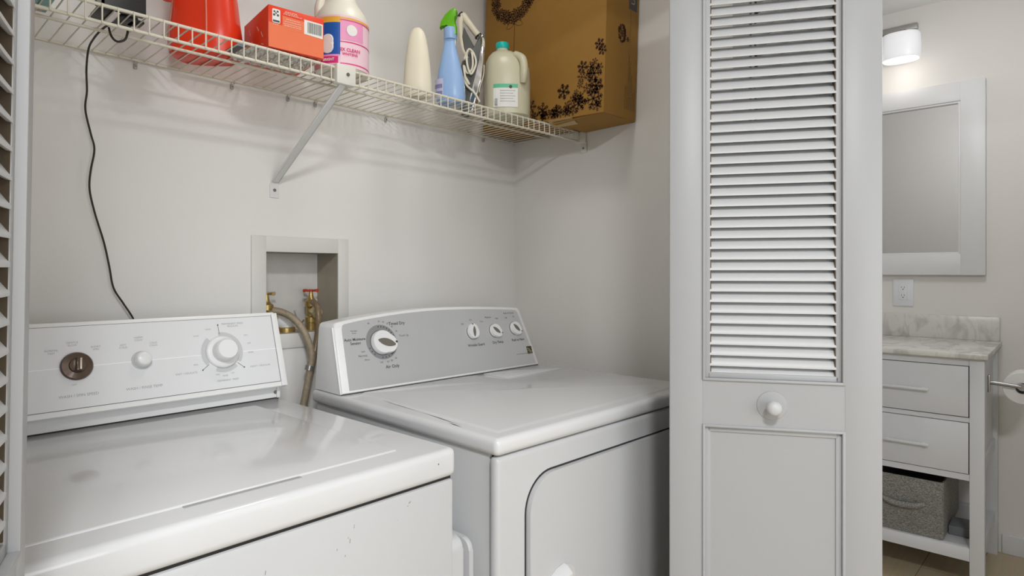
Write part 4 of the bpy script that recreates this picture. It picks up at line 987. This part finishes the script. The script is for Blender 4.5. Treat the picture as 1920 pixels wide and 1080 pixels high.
# ------------------------------------------------------------------ recessed valve box, valves, hoses
t = thing('outlet_box', (0.836, YB, 1.15), 0, 'recessed cream washer valve box set in the back wall', 'valve box')
def R3(x0, x1, y0, y1, z0, z1): return (x0-0.836, x1-0.836, y0-YB, y1-YB, z0-1.15, z1-1.15)
FX0, FX1, FZ0, FZ1 = 0.695, 0.978, 1.003, 1.303
b = MB()
b.box(*R3(FX0, 0.734, YB-0.006, YB, FZ0, FZ1), 0.0015); b.box(*R3(0.944, FX1, YB-0.006, YB, FZ0, FZ1), 0.0015)
b.box(*R3(0.733, 0.945, YB-0.0055, YB, 1.261, FZ1-0.0005), 0.0015); b.box(*R3(0.733, 0.945, YB-0.0055, YB, FZ0+0.0005, 1.043), 0.0015)
b.build('flange', mat('flange_cream_paint', (0.70, 0.685, 0.65), 0.5, noise=0.02), t)
b = MB(); b.box(*R3(0.730, 0.948, YB+0.112, YB+0.116, 1.038, 1.265)); b.build('recess_back', M['recess'], t)
b = MB(); b.box(*R3(0.730, 0.734, YB, YB+0.114, 1.038, 1.265)); b.box(*R3(0.944, 0.948, YB, YB+0.114, 1.038, 1.265)); b.box(*R3(0.730, 0.948, YB, YB+0.114, 1.261, 1.265)); b.box(*R3(0.730, 0.948, YB, YB+0.114, 1.038, 1.0425))
b.build('recess_side', M['recess_side'], t)
def valve(px, py, yv, handle, lbl, hm):
    p = at(px, py, Y=yv); h = p.z
    t = thing('water_valve', (p.x, yv, 1.0425), 0, lbl, 'valve')
    zz = h-1.0425
    b = MB(); b.lathe([(0.0135, 0), (0.0135, 0.02), (0.0165, 0.022), (0.0165, 0.036), (0.013, 0.040), (0.0135, zz-0.048), (0.0175, zz-0.044), (0.0175, zz-0.030), (0.012, zz-0.026), (0.008, zz-0.020), (0.0048, zz-0.004), (0.0048, zz+0.001)], 18)
    b.cyl((0, 0.0, zz-0.055), (0, -0.030, zz-0.060), 0.012, n=16); b.build('valve_body', M['brass'], t)
    b = MB(); b.cyl((0, -0.021, zz-0.058), (0, -0.037, zz-0.062), 0.0165, n=6); b.build('hose_nut', M['brass_pale'], t)
    hd = MB()
    for k in range(4):
        a = k*PI/2+0.25; hd.tube([(0.004*math.cos(a), 0.004*math.sin(a), zz), (0.019*math.cos(a), 0.019*math.sin(a), zz+0.001), (0.026*math.cos(a), 0.026*math.sin(a), zz)], [0.003, 0.0035, 0.005], 8)
    hd.lathe([(0.005, zz-0.003), (0.005, zz+0.004)], 12)
    hd.build('valve_handle', M[hm], t)
    return p
v1 = valve(583, 545, YB+0.062, 'red', 'brass water valve with a red handle, right one in the valve box', 'red_handle')
v2 = valve(500, 551, YB+0.062, 'tan', 'brass water valve at the left side of the valve box', 'tan_handle')
def hose(pts, r, m, lbl, smooth=6):
    b = MB(); b.tube(pts, r, 12, smooth=smooth); o = b.build('hose', M[m]); tag(o, lbl, 'hose'); return o
hose([at(512, 582, Y=1.618), at(530, 586, Y=1.60), at(550, 597, Y=1.575), at(567, 617, Y=1.555), at(578, 640, Y=1.54), at(584, 665, Y=1.53), at(580, 700, Y=1.53), at(572, 745, Y=1.53), at(560, 800, Y=1.535)], 0.0095, 'hose', 'stained braided hose arching from the left valve')
hose([at(586, 566, Y=1.612), at(594, 574, Y=1.585), at(597, 592, Y=1.572), at(596, 620, Y=1.57), at(592, 650, Y=1.565), at(584, 690, Y=1.555), at(573, 740, Y=1.55), at(562, 790, Y=1.55)], 0.0085, 'hose_dark', 'brown hose dropping from the red-handled valve')
b = MB(); p = at(579, 690, Y=1.53); o = MB().cyl((p.x, 1.53, p.z-0.006), (p.x+0.003, 1.53, p.z+0.006), 0.0120, n=16).build('hose_clamp', M['nickel']); tag(o, 'small metal clamp joining the two hoses between the machines', 'clamp')
# drain elbow
t = thing('drain_pipe', (at(535, 600, Y=1.64).x, 1.64, 1.0425), 0, 'white plastic drain elbow in the valve box', 'pipe')
zz = at(535, 596, Y=1.64).z-1.0425
b = MB(); b.tube([(-0.070, 0.02, zz+0.006), (-0.030, 0.005, zz+0.004), (-0.008, -0.002, zz-0.012), (0.0, -0.004, 0.02), (0.0, -0.004, 0.0)], 0.019, 18, smooth=6); b.build('elbow', M['pipe_white'], t)
b = MB(); b.lathe([(0.024, 0), (0.024, 0.012), (0.022, 0.014)], 24, Matrix.Translation((0.0, -0.004, 0))); b.build('collar', M['brass'], t)
b = MB(); b.tube([(0.012, -0.028, 0.060), (0.020, -0.028, 0.036), (0.030, -0.028, 0.024), (0.042, -0.026, 0.032)], 0.0022, 8, smooth=5); b.build('wire_clip', M['nickel'], t)

# ------------------------------------------------------------------ bathroom
def bthing(name, off, u, z, label, cat, group=None):
    return thing(name, bloc(off, u, z), BR, label, cat, group)
# local frame of these things: -x out from wall, +y along the wall to the photo's left
VL = 0.92
t = bthing('bathroom_vanity', 0, 0, 0, 'white two-drawer bathroom vanity cabinet with an open lower shelf', 'vanity')
for (x0, x1) in ((-0.575, -0.530), (-0.050, -0.005)):
    for (y0, y1) in ((0, 0.045), (VL-0.045, VL)): MB().box(x0, x1, y0, y1, 0, 0.889, 0.0015).build('leg', M['vanity'], t)
b = MB()
b.box(-0.571, -0.545, 0.045, VL-0.045, 0.861, 0.888); b.box(-0.571, -0.545, 0.045, VL-0.045, 0.6515, 0.6685); b.box(-0.571, -0.545, 0.045, VL-0.045, 0.436, 0.4585)
b.box(-0.571, -0.545, 0.4475, 0.4725, 0.4585, 0.861)
for y0 in (0.008, VL-0.033):
    b.box(-0.530, -0.050, y0, y0+0.025, 0.455, 0.5)
    b.box(-0.530, -0.050, y0, y0+0.025, 0.84, 0.888)
    b.box(-0.530, -0.050, y0+0.008, y0+0.018, 0.5, 0.84)
b.box(-0.030, -0.010, 0.045, VL-0.045, 0.436, 0.888); b.box(-0.54, -0.03, 0.03, VL-0.03, 0.436, 0.446)
b.build('cabinet_body', M['vanity'], t, smooth=False)
b = MB(); b.box(-0.562, -0.550, 0.046, 0.447, 0.459, 0.861); b.box(-0.562, -0.55, 0.473, VL-0.046, 0.459, 0.861); b.build('drawer_gap', M['dark_gap'], t, smooth=False)
for (y0, y1) in ((0.0475, 0.4455), (0.4745, VL-0.0475)):
    for (z0, z1, hz) in ((0.671, 0.859, 0.761), (0.4605, 0.6495, 0.550)):
        b = MB(); b.box(-0.5735, -0.550, y0+0.0008, y1-0.0008, z0+0.0008, z1-0.0008, 0.0008); d = b.build('drawer', M['vanity'], t)
        yc = (y0+y1)/2; b = MB(); b.box(-0.5985, -0.590, yc-0.078, yc+0.078, hz-0.005, hz+0.005, 0.002)
        for s_ in (-0.06, 0.06): b.box(-0.592, -0.572, yc+s_-0.005, yc+s_+0.005, hz-0.004, hz+0.004)
        b.build('drawer_handle', M['vanity'], d)
b = MB(); b.box(-0.573, -0.535, 0.045, VL-0.045, 0.138, 0.186, 0.0015); b.box(-0.045, -0.010, 0.045, VL-0.045, 0.138, 0.186); b.box(-0.530, -0.05, 0.008, 0.034, 0.138, 0.186); b.box(-0.530, -0.05, VL-0.034, VL-0.008, 0.138, 0.186)
b.build('shelf_rail', M['vanity'], t)
MB().box(-0.536, -0.045, 0.034, VL-0.034, 0.168, 0.184).build('lower_shelf', M['vanity'], t)
t = bthing('vanity_countertop', 0, 0, 0.8892, 'veined pale marble countertop with backsplash on the vanity', 'countertop')
MB().box(-0.597, 0, -0.012, VL+0.012, 0, 0.0205, 0.003, 2).build('slab', M['marble'], t)
MB().box(-0.020, -0.0005, -0.006, VL+0.012, 0.0205, 0.124, 0.002).build('backsplash', M['marble'], t)
# bin on lower shelf
t = bthing('storage_bin', -0.0+0.335, 0.26, 0.1845, 'grey tweed fabric storage bin under the vanity drawers', 'storage bin')
b = MB(); 
bx0, bx1, byy0, byy1, bz = -0.225, 0.20, -0.135, 0.135, 0.222
o_ = [(bx0, byy0), (bx1, byy0), (bx1, byy1), (bx0, byy1)]
def rc(x0, x1, y0, y1, z, r=0.012): return [Vector((x, y, z)) for x, y in rrect(x0, x1, y0, y1, r, 4)]
b.loft([rc(bx0+0.006, bx1-0.006, byy0+0.006, byy1-0.006, 0), rc(bx0, bx1, byy0, byy1, 0.01), rc(bx0, bx1, byy0, byy1, bz), rc(bx0+0.006, bx1-0.006, byy0+0.006, byy1-0.006, bz), rc(bx0+0.007, bx1-0.007, byy0+0.007, byy1-0.007, 0.015)])
b.build('bin_body', M['tweed'], t)
b = MB(); b.box(bx0+0.0065, bx1-0.0065, byy0+0.0065, byy1-0.0065, 0.015, 0.20, 0); b.build('dark_contents', M['black'], t)
b = MB(); b.tube([(bx0-0.002, -0.075, 0.128), (bx0-0.014, -0.045, 0.118), (bx0-0.016, 0, 0.114), (bx0-0.014, 0.045, 0.118), (bx0-0.002, 0.075, 0.128)], [0.008, 0.011, 0.012, 0.011, 0.008], 10, smooth=4); b.build('pull_handle', M['tweed'], t)
b = MB(); b.box(-0.06, 0.06, -0.035, 0.045, 0, 0.035, 0.003); o = b.build('slate_box', mat('slate_grey_card', (0.20, 0.21, 0.22), 0.6, noise=0.05)); o.location = bloc(0.40, 0.083-0.005, 0.1845); o.rotation_euler = (0, 0, BR); tag(o, 'small slate grey box on the vanity shelf, right of the tweed bin', 'box')
# mirror
t = bthing('framed_mirror', 0, 0.042, 1.195, 'white framed wall mirror above the vanity', 'mirror')
MW, MH, FW = 0.72, 0.860, 0.090
b = MB(); b.box(-0.030, 0, 0, FW, 0, MH, 0.002); b.box(-0.030, 0, MW-FW, MW, 0, MH, 0.002)
b.box(-0.0297, 0, FW-0.001, MW-FW+0.001, 0.0003, FW+0.004, 0.002); b.box(-0.0297, 0, FW-0.001, MW-FW+0.001, MH-0.085, MH-0.0003, 0.002); b.build('mirror_frame', M['trim'], t)
b = MB(); w1 = 0.009
b.box(-0.024, -0.004, FW-0.001, FW+w1, 0.094, MH-0.085, 0.002); b.box(-0.024, -0.004, MW-FW-w1, MW-FW+0.001, 0.094, MH-0.085, 0.002)
b.box(-0.0235, -0.004, FW+w1*0.5, MW-FW-w1*0.5, 0.0935, 0.094+w1, 0.002); b.box(-0.0235, -0.004, FW+w1*0.5, MW-FW-w1*0.5, MH-0.085-w1, MH-0.0845, 0.002); b.build('inner_bead', M['trim'], t)
MB().box(-0.010, -0.004, FW+w1-0.002, MW-FW-w1+0.002, 0.095+w1-0.003, MH-0.085-w1+0.002).build('mirror_glass', M['mirror'], t, smooth=False)
# vanity light
t = bthing('vanity_light', 0, 0.50, 2.35, 'nickel wall light bar with frosted glass shades above the mirror', 'wall lamp')
t['label'] = 'nickel wall light with frosted drum glass shades, above the framed mirror'
MB().box(-0.025, 0, -0.206, 0.206, -0.013, 0.013, 0.002).build('back_bar', M['nickel'], t)
for u_ in (-0.155, 0.155):
    b = MB(); b.tube([(-0.012, u_, -0.008), (-0.050, u_, -0.026), (-0.100, u_, -0.036), (-0.110, u_, -0.050)], 0.008, 12, smooth=4); b.lathe([(0.016, -0.058), (0.016, -0.048), (0.010, -0.044)], 20, Matrix.Translation((-0.110, u_, 0))); b.build('lamp_arm', M['nickel'], t)
    b = MB(); b.loft([sring(-0.110, u_, z, a*0.80, a, 2.5, 36) for z, a in ((-0.170, 0.066), (-0.174, 0.072), (-0.168, 0.0765), (-0.115, 0.0785), (-0.066, 0.0765), (-0.058, 0.070), (-0.056, 0.02))]); b.build('glass_shade', M['shade'], t)
    l = bpy.data.lights.new('bulb_light', 'POINT'); l.energy = 0.30; l.color = (1.0, 0.93, 0.86); l.shadow_soft_size = 0.05
    lo_ = bpy.data.objects.new('bulb_light', l); COL.objects.link(lo_); lo_.location = bloc(0.110, 0.50+u_, 2.35-0.215)
# outlet
t = bthing('wall_outlet', 0, 0.354, 1.113, 'white double electric outlet below the framed mirror', 'outlet')
MB().box(-0.006, 0, -0.042, 0.042, -0.064, 0.064, 0.003, 2).build('cover_plate', M['outlet'], t)
MB().box(-0.0085, -0.005, -0.017, 0.017, -0.034, 0.034, 0.0015).build('socket_insert', M['outlet'], t)
b = MB()
for zc in (0.021, -0.017):
    b.box(-0.0089, -0.0080, 0.005, 0.0068, zc, zc+0.007); b.box(-0.0089, -0.0080, -0.0068, -0.005, zc, zc+0.007); b.cyl((-0.0089, 0, zc-0.006), (-0.008, 0, zc-0.006), 0.0026, n=12)
b.build('socket_slot', M['ink'], t, smooth=False)
# toilet paper holder on the side of the vanity
t = bthing('toilet_paper_holder', 0.47, -0.0005, 0.790, 'chrome toilet paper holder fixed to the side of the vanity', 'toilet paper holder')
b = MB(); b.box(-0.013, 0.013, -0.008, 0, -0.033, 0.033, 0.003, 2); b.build('wall_plate', M['nickel'], t)
b = MB(); b.tube([(-0.0, -0.004, 0.004), (0.0, -0.050, 0.001), (0.0, -0.097, -0.003)], 0.0075, 14, smooth=4); b.lathe([(0.012, -0.006), (0.013, 0), (0.012, 0.010)], 20, Matrix.Translation((0.0, -0.10, -0.004)) @ Matrix.Rotation(PI/2, 4, 'Y')); b.build('arm', M['arm'], t)
b = MB(); b.cyl((0.0, -0.100, -0.004), (0.125, -0.100, -0.004), 0.007, n=16); b.build('roll_rod', M['chrome'], t)
t = bthing('toilet_paper_roll', 0.47, -0.1005, 0.7795, 'white toilet paper roll hanging on the chrome holder', 'toilet paper')
b = MB(); Rr, ri = 0.0585, 0.0205
mt = Matrix.Rotation(PI/2, 4, 'Y')
b.loft([[mt @ Vector((r*math.cos(2*PI*k/40), r*math.sin(2*PI*k/40), z)) for k in range(40)] for r, z in ((ri, 0.018), (Rr-0.002, 0.018), (Rr, 0.020), (Rr, 0.120), (Rr-0.002, 0.122), (ri, 0.122), (ri, 0.018))], True, False)
b.build('paper', M['roll'], t)
b = MB(); b.loft([[mt @ Vector((r*math.cos(2*PI*k/30), r*math.sin(2*PI*k/30), z)) for k in range(30)] for r, z in ((0.0203, 0.016), (0.0203, 0.123), (0.0193, 0.123), (0.0193, 0.016), (0.0203, 0.016))], True, False); b.build('cardboard_core', M['roll_core'], t)
